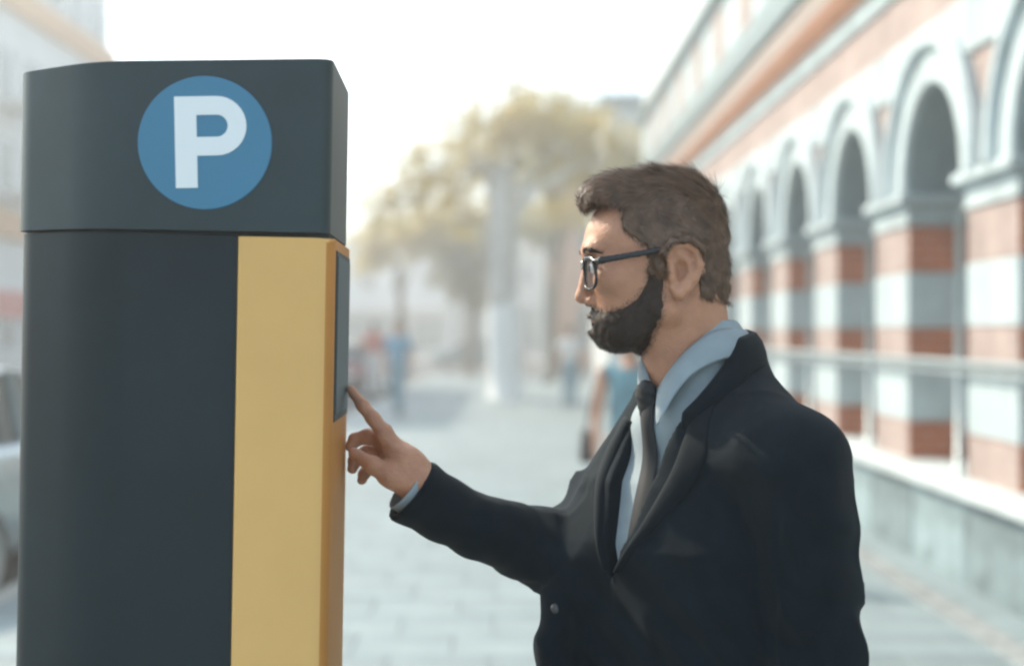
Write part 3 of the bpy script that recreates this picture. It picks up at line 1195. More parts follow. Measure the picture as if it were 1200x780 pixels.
def rim_pts(s):
    # rounded rectangle rim, slightly wrapped round the face
    out = []
    for i in range(29):
        t = 2 * math.pi * i / 28
        c, sn = math.cos(t), math.sin(t)
        a = 27 * math.copysign(abs(c) ** .55, c)
        b = 20.5 * math.copysign(abs(sn) ** .6, sn)
        v = 36 + a
        out.append((123.5 - .0065 * max(v - 10, 0) ** 2 * .55 + .06 * b, v * s, -4 + b))
    return out


for s in (1, -1):
    pts = rim_pts(s)
    gl.chain([q(*p) for p in pts], [.0028 if p[2] > 3 else .0020 for p in pts], .0015)
    gl.chain([q(114, 62 * s, 10), q(107, 74 * s, 12), q(60, 80 * s, 20), q(8, 81 * s, 30), q(-8, 80 * s, 24)], [.0046, .0048, .0040, .0035, .0030], .002,
             flat=((0, 1, 0), .45))
gl.cone(q(123.5, -10, 6), q(123.5, 10, 6), .0026, .0026, .003)
v, f = gl.mesh()
glasses = adopt(link('glasses', mesh_arrays('glasses', head_world(v), f), M_frame), man)
for s in (1, -1):
    pts = np.array(rim_pts(s)[:-1]) * mm
    c = pts.mean(0)
    V = np.concatenate((c[None] + [[.0006, 0, 0]], pts))
    Q = np.array([(0, 1 + i, 1 + (i + 1) % 28, 1 + (i + 2) % 28) for i in range(0, 28, 2)])
    lo = link('lens', mesh_arrays('lens', head_world(V), Q), M_lens, glasses)

# ---- torso frame: centre axis, r to his right, f forward
PHI = rad(37)
fv = np.array((-math.cos(PHI), -math.sin(PHI), 0))
rv = np.array((-math.sin(PHI), math.cos(PHI), 0))
TC = np.array((.250, 1.962, 0))


def T(r, f, z):
    return TC + rv * r + fv * f + np.array((0, 0, z))


SHL = np.array((.343, 1.800, 1.422))      # his left shoulder (near the camera)
ELL = np.array((.383, 1.800, 1.165))
WRL = np.array((.388, 1.690, .925))
SHR = W(792, 568, 2.10)      # his right shoulder, lowered and reaching
ELR = W(700, 642, 2.04)
WRR = W(491, 567, 1.895)

# ---- jacket
SEC = [(.78, .205, .150, .00), (.95, .196, .140, .0), (1.08, .186, .132, .003), (1.20, .190, .132, .008), (1.30, .196, .136, .010), (1.38, .172, .122, .002),
       (1.44, .135, .094, -.010), (1.49, .102, .076, -.020), (1.53, .082, .072, -.022), (1.60, .06, .06, -.025)]
SECA = np.array(SEC)


def torso_fn(off=0., x0=0.):
    def fn(x, y, z):
        dx, dy = x - TC[0], y - TC[1]
        r = dx * rv[0] + dy * rv[1]
        f = dx * fv[0] + dy * fv[1]
        a = np.interp(z, SECA[:, 0], SECA[:, 1]) + off
        b = np.interp(z, SECA[:, 0], SECA[:, 2]) + off
        c = np.interp(z, SECA[:, 0], SECA[:, 3])
        f = f - c
        k0 = (np.abs(r / a) ** 2.3 + np.abs(f / b) ** 2.3) ** (1 / 2.3)
        d = (k0 - 1) * np.minimum(a, b)
        return np.maximum(d, np.maximum(z - 1.545 - off, .79 - z))
    return fn


def V_open(z):
    """Half open front of the jacket: (his left edge, his right edge) as offsets to his right."""
    l = np.interp(z, [.78, 1.10, 1.255, 1.32, 1.40, 1.47, 1.52, 1.60], [.02, .02, .004, -.028, -.053, -.066, -.075, -.085])
    r = np.interp(z, [.78, 1.10, 1.255, 1.32, 1.40, 1.47, 1.52, 1.60], [.0, .0, .006, .016, .030, .040, .055, .08])
    return l, r


jv = Vol((-.20, 1.58, .76), (.52, 2.25, 1.62), .0045)
jv.func((-.05, 1.60, .76), (.52, 2.25, 1.60), torso_fn(.004), 0)
# trapezius and shoulders
jv.cone(T(.04, -.03, 1.485), SHR + (0, 0, .0), .045, .062, .03)
jv.cone(T(-.04, -.03, 1.505), SHL + (-.005, 0, .0), .050, .066, .035)
jv.cone(T(.04, .02, 1.38), SHR, .05, .05, .03)
jv.cone(T(-.07, .045, 1.42), SHL, .06, .055, .04)
# near sleeve, a little crease at the shoulder seam
jv.chain([SHL + (.012, -.008, -.006), (SHL + ELL) / 2 + (.006, 0, 0), ELL, (ELL + WRL) / 2, WRL], [.0735, .068, .061, .056, .050], .010)
# reaching sleeve
fore = (WRR - ELR) / np.linalg.norm(WRR - ELR)
CUF = W(481, 573, 1.90)
HN = np.array((-.74, -.22, .60))
HN /= np.linalg.norm(HN)
jv.chain([SHR, (SHR + ELR) / 2 + (.015, 0, 0), ELR], [.062, .062, .060], .02)
jv.chain([ELR, W(620, 636, 1.985), W(560, 618, 1.945), W(520, 597, 1.92), CUF, CUF + (CUF - W(520, 597, 1.92)) * .8], [.060, .050, .0425, .042, .045, .049], .012)
jv.func(CUF - .15, CUF + .15, lambda x, y, z: np.maximum(-((x - CUF[0]) * HN[0] + (y - CUF[1]) * HN[1] + (z - CUF[2]) * HN[2]),
        np.sqrt((x - CUF[0]) ** 2 + (y - CUF[1]) ** 2 + (z - CUF[2]) ** 2) - .12), .003, 'd')
jv.cone(W(512, 592, 1.915), CUF + (CUF - W(512, 592, 1.915)) * .8, .0325, .0405, .003, 'd')


# his right front panel, unbuttoned and hanging forward
def panel(x, y, z):
    dx, dy = x - TC[0], y - TC[1]
    r = dx * rv[0] + dy * rv[1]
    f = dx * fv[0] + dy * fv[1]
    k = np.interp(z, [.80, 1.18, 1.28, 1.36, 1.42], [1, .95, .62, .08, .0])
    ax, ay = .125, .055
    bx, by = .125 + (.062 - .125) * k, .055 + (.205 - .055) * k
    ex, ey = bx - ax, by - ay
    t = np.clip(((r - ax) * ex + (f - ay) * ey) / (ex * ex + ey * ey + 1e-9), 0, 1)
    d = np.sqrt((r - ax - t * ex) ** 2 + (f - ay - t * ey) ** 2) - .020
    return np.maximum(d, np.maximum(z - 1.335, .80 - z))


jv.func((-.06, 1.70, .77), (.40, 2.2, 1.45), panel, .06)


def folds(p):
    d = np.zeros(len(p))
    # reaching sleeve: diagonal creases near the elbow and armpit
    ax = (p - ELR) @ fore
    w1 = np.exp(-((ax - .03) / .09) ** 2) * (np.linalg.norm(p - (ELR + np.outer(np.clip(ax, -.05, .2), fore)), axis=1) < .10)
    d += w1 * .0042 * np.sin(ax * 150 + 3.2 * vnoise(p, 14, 11) + p[:, 2] * 55)
    # near sleeve: long soft creases
    axl = SHL[2] - p[:, 2]
    w2 = ((p[:, 0] > .33) & (p[:, 1] < 1.90)) * np.clip((axl + .02) / .1, 0, 1)
    d += w2 * .0026 * np.sin(p[:, 2] * 75 + p[:, 0] * 60 + 2.6 * vnoise(p, 11, 12))
    d += .0035 * vnoise(p * np.array((1, 1, .55)), 16, 13) + .0018 * vnoise(p * np.array((1, 1, .6)), 36, 14)
    rg_ = 1 - np.abs(vnoise(p @ np.array(((.8, 0, .5), (0, 1, 0), (-.5, 0, .55))), 15, 19))
    d += .0042 * rg_ ** 5 * (w2 + 0.5 * w1 + .35)
    # drag lines from the button over the front
    cz = np.exp(-((p[:, 2] - 1.17) / .09) ** 2)
    d += cz * .003 * np.sin((p[:, 0] * 1.1 + p[:, 2]) * 95 + 2 * vnoise(p, 10, 15)) * (p[:, 0] < .36)
    return d * np.clip(np.linalg.norm(p - CUF, axis=1) / .07 - .6, 0, 1)


jv.displace(folds, .025)


# open the front down to the shirt
def v_cut(x, y, z):
    dx, dy = x - TC[0], y - TC[1]
    r = dx * rv[0] + dy * rv[1]
    f = dx * fv[0] + dy * fv[1]
    l, rr = V_open(z)
    return np.maximum(np.maximum(l - r, r - rr), .012 - f)


jv.func((-.02, 1.60, .76), (.52, 2.2, 1.61), v_cut, .004, 'd')
# neck hole
jv.cone(T(0, -.012, 1.50), T(0, .02, 1.64), .066, .080, .008, 'd')
jac_v, jac_q = jv.mesh()
jacket = adopt(link('jacket', mesh_arrays('jacket', jac_v, jac_q), M_jacket), man)

# ---- shirt
NBX, NBY = .2555, 1.948
sv = Vol((.0, 1.66, .80), (.46, 2.22, 1.60), .0045)
sv.func((-.05, 1.60, .76), (.46, 2.25, 1.60), torso_fn(-.016), 0)
sv.cone(T(.03, -.03, 1.49), SHR + (0, 0, -.01), .045, .05, .03)
sv.cone(T(-.03, -.03, 1.49), SHL + (0, 0, -.01), .045, .05, .03)
sv.cone((NBX, NBY, 1.43), (NBX, NBY, 1.530), .078, .062, .03)
sv.cone((NBX + .007, NBY - .010, 1.45), (NBX + .006, NBY - .008, 1.556), .074, .0600, .02)
sv.ell((NBX, NBY, 1.455), (.088, .088, .05), .03)
sv.displace(lambda p: .0022 * vnoise(p * np.array((1, 1, .5)), 22, 17), .02)
sv.cone((NBX, NBY, 1.612), (NBX, NBY, 1.72), .050, .065, .004, 'd')
sh_v, sh_q = sv.mesh()
shirt = adopt(link('shirt', mesh_arrays('shirt', sh_v, sh_q), M_shirt), man)


def loft(name, rows, m, parent, thick=.003, smooth=True):
    """Surface through rows of points, given a cloth thickness."""
    V = np.array([p for r in rows for p in r], float)
    n = len(rows[0])
    Q = np.array([(i * n + j, i * n + j + 1, (i + 1) * n + j + 1, (i + 1) * n + j) for i in range(len(rows) - 1) for j in range(n - 1)])
    o = link(name, mesh_arrays(name, V, Q, smooth), m, parent)
    sm = o.modifiers.new('cloth', 'SOLIDIFY')
    sm.thickness = thick
    sm.offset = 0
    ss = o.modifiers.new('round', 'SUBSURF')
    ss.levels = ss.render_levels = 1
    return o


# shirt collar: a stand round the neck with the fall folded down over it
NB = np.array((.2555, 1.948))


def neck_pt(ang, rad_, z, fwd=0.):
    """ang 0 = front, + to his right; ring round the neck"""
    d = fv[:2] * math.cos(ang) * 1.0 + rv[:2] * math.sin(ang)
    return (NB[0] + d[0] * rad_ + fv[0] * fwd, NB[1] + d[1] * rad_ + fv[1] * fwd, z)


rows_top, rows_mid, rows_low = [], [], []
angs = np.linspace(-math.pi * .975, math.pi * .975, 45)     # opens at the front: angles measured from the back
for a in angs:
    back = (math.cos(a) + 1) / 2           # 1 at the back of the neck, 0 at the front
    A = math.pi - a
    zt = 1.510 + .084 * math.sin(min(math.pi - abs(a), math.pi / 2))
    rr = .0585 + .003 * (1 - back)
    fw = .018 * (1 - back)
    if a > 0:                                       # his right side sits lower, the arm being stretched
        zt -= .014 * math.sin(a)
    rows_top.append(neck_pt(A, rr - .004, zt - .030, fw))
    rows_mid.append(neck_pt(A, rr, zt, fw))
    pt = max(0., (abs(a) / math.pi - .72) / .235) ** 1.6
    if a < 0:
        rows_low.append(neck_pt(A - .30 * pt, rr + .022 + .006 * pt, zt - .047 - .018 * pt, fw + .012 * pt))
    else:
        rows_low.append(neck_pt(A + .05 * pt, rr + .022 - .014 * math.sin(a) ** .5 - .008 * pt, zt - .047 + .008 * pt, fw))
mid2 = [tuple((np.array(a) * .5 + np.array(b) * .5) + np.array((*( (np.array(a)[:2] - NB) / np.linalg.norm(np.array(a)[:2] - NB) * .004), .004))) for a, b in zip(rows_mid, rows_low)]
collar = loft('shirt_collar', [rows_top, rows_mid, mid2, rows_low], M_shirt, None, .0026)
adopt(collar, man)

# helpers that lay strips on the front of the clothes
bvh_j = BVHTree.FromPolygons([tuple(p) for p in jac_v], [tuple(map(int, f)) for f in jac_q])
bvh_s = BVHTree.FromPolygons([tuple(p) for p in sh_v], [tuple(map(int, f)) for f in sh_q])


def on(bvh, r, z, lift, fallback=.10, direction=None):
    d = Vector(fv if direction is None else direction)
    o = Vector(T(r, 0, z)) + d * .5
    h = bvh.ray_cast(o, -d, .52)
    if h[0] is None:
        n = bvh.find_nearest(Vector(T(r, fallback, z)))
        return np.array(n[0]) + np.array(n[1]) * lift
    return np.array(h[0]) + np.array(d) * lift


# tie
rows = []
for i in range(22):
    t = i / 21
    z = 1.504 - .366 * t
    wd = np.interp(t, [0, .05, .10, .14, 1], [.018, .017, .0115, .012, .028])
    rc = np.interp(t, [0, .15, .5, 1], [-.004, -.016, -.030, -.012])
    lf = np.interp(t, [0, .06, .12, .2, 1], [.012, .013, .006, .005, .005])
    rows.append([on(bvh_s, rc + s * wd, z, lf - .002 * s * s + (.002 if abs(s) < .1 else 0)) for s in (-1, -.5, 0, .5, 1)])
R_ = np.array(rows)
for _ in range(2):
    R_[1:-1] = (R_[:-2] + 2 * R_[1:-1] + R_[2:]) / 4
rows = [[tuple(p) for p in r] for r in R_]
tie = adopt(loft('tie', rows, M_tie, None, .003), man)
kc = on(bvh_s, -.006, 1.488, .008)
kn = Vol(kc - .04, kc + .04, .0022)
kn.cone(kc + np.array((0, 0, .011)), kc - np.array((0, 0, .012)), .0185, .0125, 0, flat=(fv, .62))
kn.displace(lambda p: .0008 * np.sin(p[:, 2] * 500 + p[:, 0] * 200), .01)
kn_o = link('tie_knot', mesh_arrays('tie_knot', *kn.mesh()), M_tie, tie)

# lapels: laid on the jacket front, inner edge on the opening
ZL = np.linspace(1.265, 1.515, 18)
for side in (-1, 1):       # -1 his left (near), 1 his right (far)
    rows = []
    for z in (ZL if side < 0 else ZL * .80 + 1.265 * .20):
        l, r_ = V_open(np.array([z]))
        e0 = float(l[0] if side < 0 else r_[0])
        t = (z - 1.265) / .25
        wd = np.interp(t, [0, .35, .62, .66, .72, 1], [.012, .056, .078, .076, .064, .022])
        if side > 0:
            wd *= .62
        row = []
        for j in range(7):
            s = j / 6
            rr = e0 + side * wd * s - side * .006
            roll = .012 * (1 - s) ** 2 if side < 0 else .009 * (1 - s) ** 1.5
            row.append(on(bvh_j, rr + side * .004, z, .0045 + roll - (.003 if j == 6 else 0)))
        rows.append(row)
    R_ = np.array(rows)
    for _ in range(3):                    # iron it a little
        R_[1:-1] = (R_[:-2] + 2 * R_[1:-1] + R_[2:]) / 4
        R_[:, 1:-1] = (R_[:, :-2] + 2 * R_[:, 1:-1] + R_[:, 2:]) / 4
    adopt(loft('lapel', [[tuple(p) for p in r] for r in R_], M_lapel, None, .004), man)

# jacket collar round the back of the neck
rt, rm, rl = [], [], []
for a in np.linspace(-math.pi * .80, math.pi * .36, 41):
    back = (math.cos(a) + 1) / 2
    A = math.pi - a
    e = abs(a) / (math.pi * .80)
    zt = 1.592 - .012 * min(e / .60, 1) ** 2 - .100 * max(0, (e - .60) / .40) ** 1.1
    rr = .0685 + .006 * e ** 2 + .022 * max(0, (e - .6) / .4)
    if a > 0:
        zt -= .022 * math.sin(a)
    rt.append(neck_pt(A, rr - .003, zt - .03, .004 * e))
    rm.append(neck_pt(A, rr + .001, zt, .006 * e))
    fk = 1 - .8 * min(1, max(0, (e - .72) / .28))
    rl.append(neck_pt(A, rr + (.024 + .006 * e) * fk, zt - (.052 + .004 * e) * (.45 + .55 * fk), .008 * e))
m2 = [tuple(np.array(a) * .55 + np.array(b) * .45 + np.array((*((np.array(a)[:2] - NB) / np.linalg.norm(np.array(a)[:2] - NB) * .007), .006))) for a, b in zip(rm, rl)]
jc = adopt(loft('jacket_collar', [rt, rm, m2, rl], M_lapel, None, .005), man)

# buttons and the pale edge of the breast pocket stitching
for z in (1.215,):
    p = on(bvh_j, .055, z, .003)
    bo = lathe('button', [(0, .0022), (.0052, .0022), (.0065, .0006), (.0065, -.002)], mat('horn_button', (.06, .066, .07), .3), None, 20, 'z')
    Mx = Matrix.Translation(Vector(p)) @ Vector(fv).to_track_quat('Z', 'Y').to_matrix().to_4x4()
    for x in bo.data.vertices:
        x.co = Mx @ x.co
    adopt(bo, man)

# shirt cuff
cv = Vol(WRR - .08, WRR + .08, .0016)
CA, CB = W(515, 594, 1.915), W(462, 560, 1.89)
cv.cone(CA, CB, .0365, .0355, 0)
pc = CUF + HN * .009
cv.func(WRR - .08, WRR + .08, lambda x, y, z: -((x - pc[0]) * HN[0] + (y - pc[1]) * HN[1] + (z - pc[2]) * HN[2]), .002, 'd')
cv.cone(CA + (CA - CB) * .5, CB + (CB - CA) * .5, .0335, .0330, .001, 'd')
v, f = cv.mesh()
adopt(link('shirt_cuff', mesh_arrays('shirt_cuff', v, f), M_shirt), man)

# ---- hand and forearm
hw = Vol(np.array((-.245, 1.80, 1.33)), np.array((-.06, 1.99, 1.53)), .0014)
fl = np.array((.25, -.75, -.5))
YH = WRR[1]


def hp(px, py, dy=0.):
    return W(px, py, YH + dy)


hw.cone(W(518, 594, 1.918), WRR, .026, .0270, 0, flat=((.2, -.5, .8), .85))
hw.chain([WRR, hp(474, 545, .002)], [.0275, .028], .012)
# palm: fans out to the four knuckles
KI, KM, KR, KP = hp(450, 508, .004), hp(448, 516, .022), hp(450, 526, .040), hp(456, 537, .055)
for kk, rr_ in ((KI, .0112), (KM, .0110), (KR, .0105), (KP, .0095)):
    hw.cone(hp(480, 553, .010), kk, .022, rr_, .012)
# index finger, stretched out to the screen
TIP = np.array((-.2172, 1.915, 1.5035))
hw.chain([KI, hp(438, 491, .007), hp(425, 475, .012), TIP], [.0108, .0093, .0081, .0060], .005)
# middle, ring and little finger half curled, their tips against the machine
hw.chain([KM, hp(430, 511, .030), hp(416, 515, .032), hp(411, 523, .030)], [.0108, .0098, .0088, .0074], .005)
hw.chain([KR, hp(430, 529, .047), hp(416, 539, .046), hp(413, 549, .042)], [.0104, .0096, .0086, .0072], .005)
hw.chain([KP, hp(438, 545, .058), hp(427, 554, .055), hp(424, 562, .050)], [.0094, .0085, .0077, .0066], .005)
# thumb: leaves the side of the palm near its base and reaches forward under the index
hw.chain([hp(480, 566, -.006), hp(457, 557, -.018), hp(436, 544, -.016), hp(415, 531, -.006)], [.0180, .0138, .0108, .0078], .008)
hw.ell(hp(466, 556, -.010), (.022, .014, .018), .012)
# tendons and knuckle creases
for kk in (KI, KM, KR):
    hw.ell(kk + np.array((.001, 0, .006)), (.007, .007, .006), .008)
hw.displace(lambda p: .0005 * vnoise(p, 160, 51) + .0004 * vnoise(p * np.array((1, 1, 2.)), 70, 52), .01)
hand_v, hand_q = hw.mesh()
# left hand hanging, out of the picture below
lw = Vol((.30, 1.55, .70), (.50, 1.80, .99), .003)
lw.cone(WRL + (0, .02, .04), WRL, .029, .027, 0)
lw.cone(WRL, WRL + (-.004, -.02, -.075), .028, .030, .012, flat=((1, 0, 0), .55))
for i, (dy, ln, r_) in enumerate(((-.040, .072, .0088), (-.020, .082, .009), (0., .076, .0086), (.018, .060, .0078))):
    a = WRL + (-.004, -.018 + dy + .012, -.085)
    lw.chain([a, a + np.array((-.006, -.006, -ln * .5)), a + np.array((-.016, -.004, -ln))], [r_, r_ * .92, r_ * .8], .003)
lw.chain([WRL + (-.006, -.03, -.02), WRL + (-.022, -.062, -.055), WRL + (-.026, -.066, -.088)], [.014, .0105, .0085], .006)
lh = lw.mesh()
# the rest of the body under the clothes, and legs
bv = Vol((-.02, 1.66, .02), (.52, 2.26, 1.52), .009)
bv.func((-.05, 1.60, .76), (.52, 2.25, 1.60), torso_fn(-.03), 0)
bv.cone((.262, 1.955, 1.38), (.252, 1.945, 1.50), .05, .045, .02)
for hip, knee, foot in ((T(-.095, 0, .90), T(-.10, .02, .50), T(-.10, -.02, .08)), (T(.095, 0, .90), T(.11, .05, .50), T(.115, .03, .08))):
    bv.chain([hip, knee, foot], [.085, .055, .038], .03)
bv.chain([SHL, ELL, WRL + (0, .02, .05)], [.05, .042, .027], .02)
bv.chain([SHR, ELR], [.05, .042], .02)
rest = bv.mesh()
body_v, body_q = join_arrays([(head_world(skin_head[0]), skin_head[1]), (hand_v, hand_q), lh, rest])
body = adopt(link('body', mesh_arrays('body', body_v, body_q), M_skin), man)
# trousers and shoes
tv = Vol((.0, 1.66, .04), (.50, 2.26, 1.10), .008)
for hip, knee, foot in ((T(-.095, 0, .90), T(-.10, .02, .50), T(-.10, -.02, .09)), (T(.095, 0, .90), T(.11, .05, .50), T(.115, .03, .09))):
    tv.chain([hip, knee, foot], [.105, .082, .070], .03)
tv.cone(T(-.06, 0, 1.0), T(.06, 0, 1.0), .12, .12, .04)
tv.displace(lambda p: .004 * vnoise(p * np.array((1, 1, .5)), 18, 61), .03)
adopt(link('trousers', mesh_arrays('trousers', *tv.mesh()), M_trous), man)
for r0, f0 in ((-.10, -.02), (.115, .03)):
    wv = Vol(T(r0, f0, 0) - .26, T(r0, f0, 0) + .26, .007)
    a, b = T(r0, f0 - .04, .045), T(r0 * 1.15, f0 + .15, .036)
    wv.cone(a, b, .045, .040, 0)
    wv.cone(T(r0, f0 - .02, .05), T(r0, f0 - .02, .11), .045, .045, .03)
    wv.func(T(r0, f0, 0) - .26, T(r0, f0, 0) + .26, lambda x, y, z: z - .003 + 0 * x, .004, 'd')
    adopt(link('shoe', mesh_arrays('shoe', *wv.mesh()), M_shoe), man)

# ------------------------------------------------------------------ people further off
def pedestrian(name, label, loc, heading, H, top, bottom, hairm, skin, step=.18, dress=False, sleeve=True, hscale=1., arm_bend=0., res=.014):
    """A walking figure; local x to the right, y forward, z up."""
    k = H / 1.75
    e = empty(name, loc, heading)
    tag(e, label, 'person')

    def P(x, y, z):
        return np.array((x, y, z)) * k
    hipL, hipR = P(-.09, 0, .92), P(.09, 0, .92)
    kneL, kneR = P(-.095, step * .55, .50), P(.095, -step * .15, .49)
    ankL, ankR = P(-.09, step * .55, .085), P(.09, -step * 1.15, .12)
    shL, shR = P(-.185, 0, 1.425), P(.185, 0, 1.425)
    elL, elR = P(-.235, -.06 - step * .3, 1.14), P(.235, -.03 + step * .3, 1.14)
    wrL, wrR = P(-.245, -.02 - step * .2 + arm_bend, .90), P(.245, .06 + step * .5, .91)

    def vol(lo=(-.42, -.42, -.02), hi=(.42, .42, 1.85)):
        return Vol(P(*lo), P(*hi), res)
    v = vol()
    v.cone(P(0, 0, 1.0), P(0, .01, 1.38), .105 * k, .125 * k, .03, flat=((0, 1, 0), .8))
    v.chain([shL, shR], [.05 * k, .05 * k], .03)
    v.cone(P(0, 0, 1.40), P(0, .015, 1.56), .052 * k, .050 * k, .02)
    v.ell(P(0, .022, 1.645), np.array((.074, .092, .112)) * k, .015)
    v.ell(P(0, .118, 1.625), np.array((.013, .018, .02)) * k, .01)
    for s in (-1, 1):
        v.ell(P(.078 * s, .005, 1.63), np.array((.012, .02, .03)) * k, .006)
    for h_, kn, an in ((hipL, kneL, ankL), (hipR, kneR, ankR)):
        v.chain([h_, kn, an], [.085 * k, .055 * k, .038 * k], .03)
    for a, b, c, s in ((shL, elL, wrL, -1), (shR, elR, wrR, 1)):
        v.chain([a, b, c], [.046 * k, .037 * k, .027 * k], .02)
        hd = c + (c - b) / np.linalg.norm(c - b) * .07 * k
        v.cone(c, hd, .024 * k, .030 * k, .012, flat=((1, 0, 0), .6))
        for q_ in range(4):
            f0 = hd + P(0, -.026 + .0175 * q_, 0)
            v.cone(f0, f0 + P(-.008 * s, .006, -.075 if q_ in (1, 2) else -.060), .0105 * k, .009 * k, .002)
        v.cone(c + P(0, .02, -.02), c + P(-.01 * s, .05, -.075), .012 * k, .010 * k, .006)
    adopt_local(link('body', mesh_arrays('body', *v.mesh()), skin), e)
    # top
    t = vol()
    t.cone(P(0, 0, .98), P(0, .01, 1.37), .135 * k, .150 * k, .03, flat=((0, 1, 0), .78))
    t.chain([shL + P(.02, 0, 0), shR - P(.02, 0, 0)], [.062 * k, .062 * k], .03)
    if sleeve:
        for a, b in ((shL, elL), (shR, elR)):
            t.chain([a, a + (b - a) * .62], [.064 * k, .058 * k], .03)
    if dress:
        t.cone(P(0, 0, 1.0), P(0, 0, .62), .145 * k, .215 * k, .04, flat=((0, 1, 0), .8))
    t.displace(lambda p: .006 * vnoise(p * np.array((1, 1, .5)), 9, 71), .04)
    t.cone(P(0, .03, 1.46), P(0, .06, 1.60), .070 * k, .10 * k, .01, 'd')
    adopt_local(link('dress' if dress else 'shirt', mesh_arrays('top', *t.mesh()), top), e)
    if not dress:
        t = vol()
        t.cone(P(-.05, 0, .96), P(.05, 0, .96), .115 * k, .115 * k, .03)
        for h_, kn, an in ((hipL, kneL, ankL), (hipR, kneR, ankR)):
            t.chain([h_, kn, an + P(0, 0, .02)], [.098 * k, .078 * k, .068 * k], .03)
        t.displace(lambda p: .005 * vnoise(p * np.array((1, 1, .5)), 10, 72), .04)
        adopt_local(link('trousers', mesh_arrays('trousers', *t.mesh()), bottom), e)
    t = vol()
    t.ell(P(0, .008, 1.672), np.array((.084, .098, .100)) * k * hscale, .0)
    if hscale > 1.02:
        t.cone(P(0, -.05, 1.66), P(0, -.055, 1.46), .075 * k, .055 * k, .03)
    t.func(P(-.42, -.42, 1.3), P(.42, .42, 1.85), lambda x, y, z: -np.maximum(.035 * k - y + (z - 1.70 * k) * .0, 0) * 0 + np.where((y > .055 * k) & (z < 1.70 * k), -(np.minimum(y - .055 * k, 1.70 * k - z)), .05), .004, 'd')
    t.displace(lambda p: .004 * vnoise(p, 40, 73), .03)
    adopt_local(link('hair', mesh_arrays('hair', *t.mesh()), hairm), e)
    for an, s in ((ankL, -1), (ankR, 1)):
        t = Vol(an - .2, an + .22, .011)
        t.cone(an + P(0, -.03, -.035), an + P(.01 * s, .13, -.048), .045 * k, .034 * k, .0)
        t.cone(an + P(0, -.015, -.03), an + P(0, -.015, .03), .042 * k, .045 * k, .02)
        t.func(an - .2, an + .22, lambda x, y, z: z - (an[2] - .083 * k) + 0 * x, .004, 'd')
        adopt_local(link('shoe', mesh_arrays('shoe', *t.mesh()), M_shoe if not dress else skin), e)
    return e


def adopt_local(o, parent):
    o.parent = parent
    return o


M_skin2 = mat('tanned_skin', (.42, .22, .145), .55, vary=.08, vscale=15)
M_teal = mat('teal_cotton', (.14, .27, .32), .85, vary=.25, vscale=9)
M_bluesh = mat('sky_blue_cotton', (.09, .28, .42), .85, vary=.12, vscale=9)
M_jeans = mat('pale_blue_denim', (.16, .28, .34), .85, vary=.15, vscale=12)
M_pinksh = mat('coral_cotton', (.62, .20, .16), .85, vary=.1, vscale=9)
M_cottonw = mat('white_cotton', (.66, .66, .65), .85, vary=.06, vscale=9)
M_dkhair = mat('dark_hair', (.022, .016, .013), .5, vary=.3, vscale=40)
M_bag = mat('dark_bag_leather', (.025, .022, .022), .45, vary=.1, vscale=20)

wp = W(738, 400, 9.6)
woman = pedestrian('person', 'woman in a sleeveless teal dress walking behind the bearded man', (wp[0], 9.6, 0), rad(176), 1.62, M_teal, M_teal, M_dkhair, M_skin2,
                   dress=True, sleeve=False, res=.011)
bag = empty('handbag', (wp[0] - .29, 9.66, .70))
tag(bag, 'small dark handbag hanging at the side of the woman in teal', 'bag')
bm = bmesh.new()
bm_box(bm, (-.05, -.13, 0), (.05, .13, .24), .03, 3)
for v in bm.verts:
    v.co.x *= 1 - .45 * v.co.z / .24
bb = link('pouch', bm_mesh('pouch', bm, True), M_bag, bag)
tube('handle', [(0, -.08, .22), (.02, -.07, .32), (.06, -.04, .50), (.10, 0, .66), (.06, .04, .50), (.02, .07, .32), (0, .08, .22)], .009, M_bag, bag)

bp_ = W(466, 400, 27.5)
pedestrian('person', 'walker in sky blue shirt and pale jeans in the middle distance', (bp_[0], 27.5, 0), rad(165), 1.80, M_bluesh, M_jeans, M_dkhair, M_skin2, step=.22, res=.016)
pp = W(438, 400, 35)
pedestrian('person', 'walker in coral red top and white trousers beyond the one in blue', (pp[0], 35, 0), rad(20), 1.86, M_pinksh, M_cottonw, M_dkhair, M_skin2, step=.15, res=.018)
pp = W(668, 400, 30)
pedestrian('person', 'walker in white shirt and pale jeans beside the far end of the arcade', (pp[0], 30, 0), rad(-8), 1.72, M_cottonw, M_jeans, M_dkhair, M_skin2, step=.16, res=.018)


# ------------------------------------------------------------------ trees
M_bark = mat('pale_bark', (.50, .49, .46), .9, vary=.3, vscale=6, bump=.6, bscale=25)
M_bark2 = mat('brown_bark', (.13, .10, .075), .9, vary=.3, vscale=6, bump=.6, bscale=25)
M_lime = mat('whitewash', (.78, .80, .79), .85, vary=.06, vscale=8, bump=.4, bscale=25)
M_leaf1 = leaf_mat('yellow_green_leaves', (.34, .29, .07), (.56, .42, .12), .68)
M_leaf2 = leaf_mat('olive_leaves', (.11, .12, .035), (.26, .23, .065), .55)


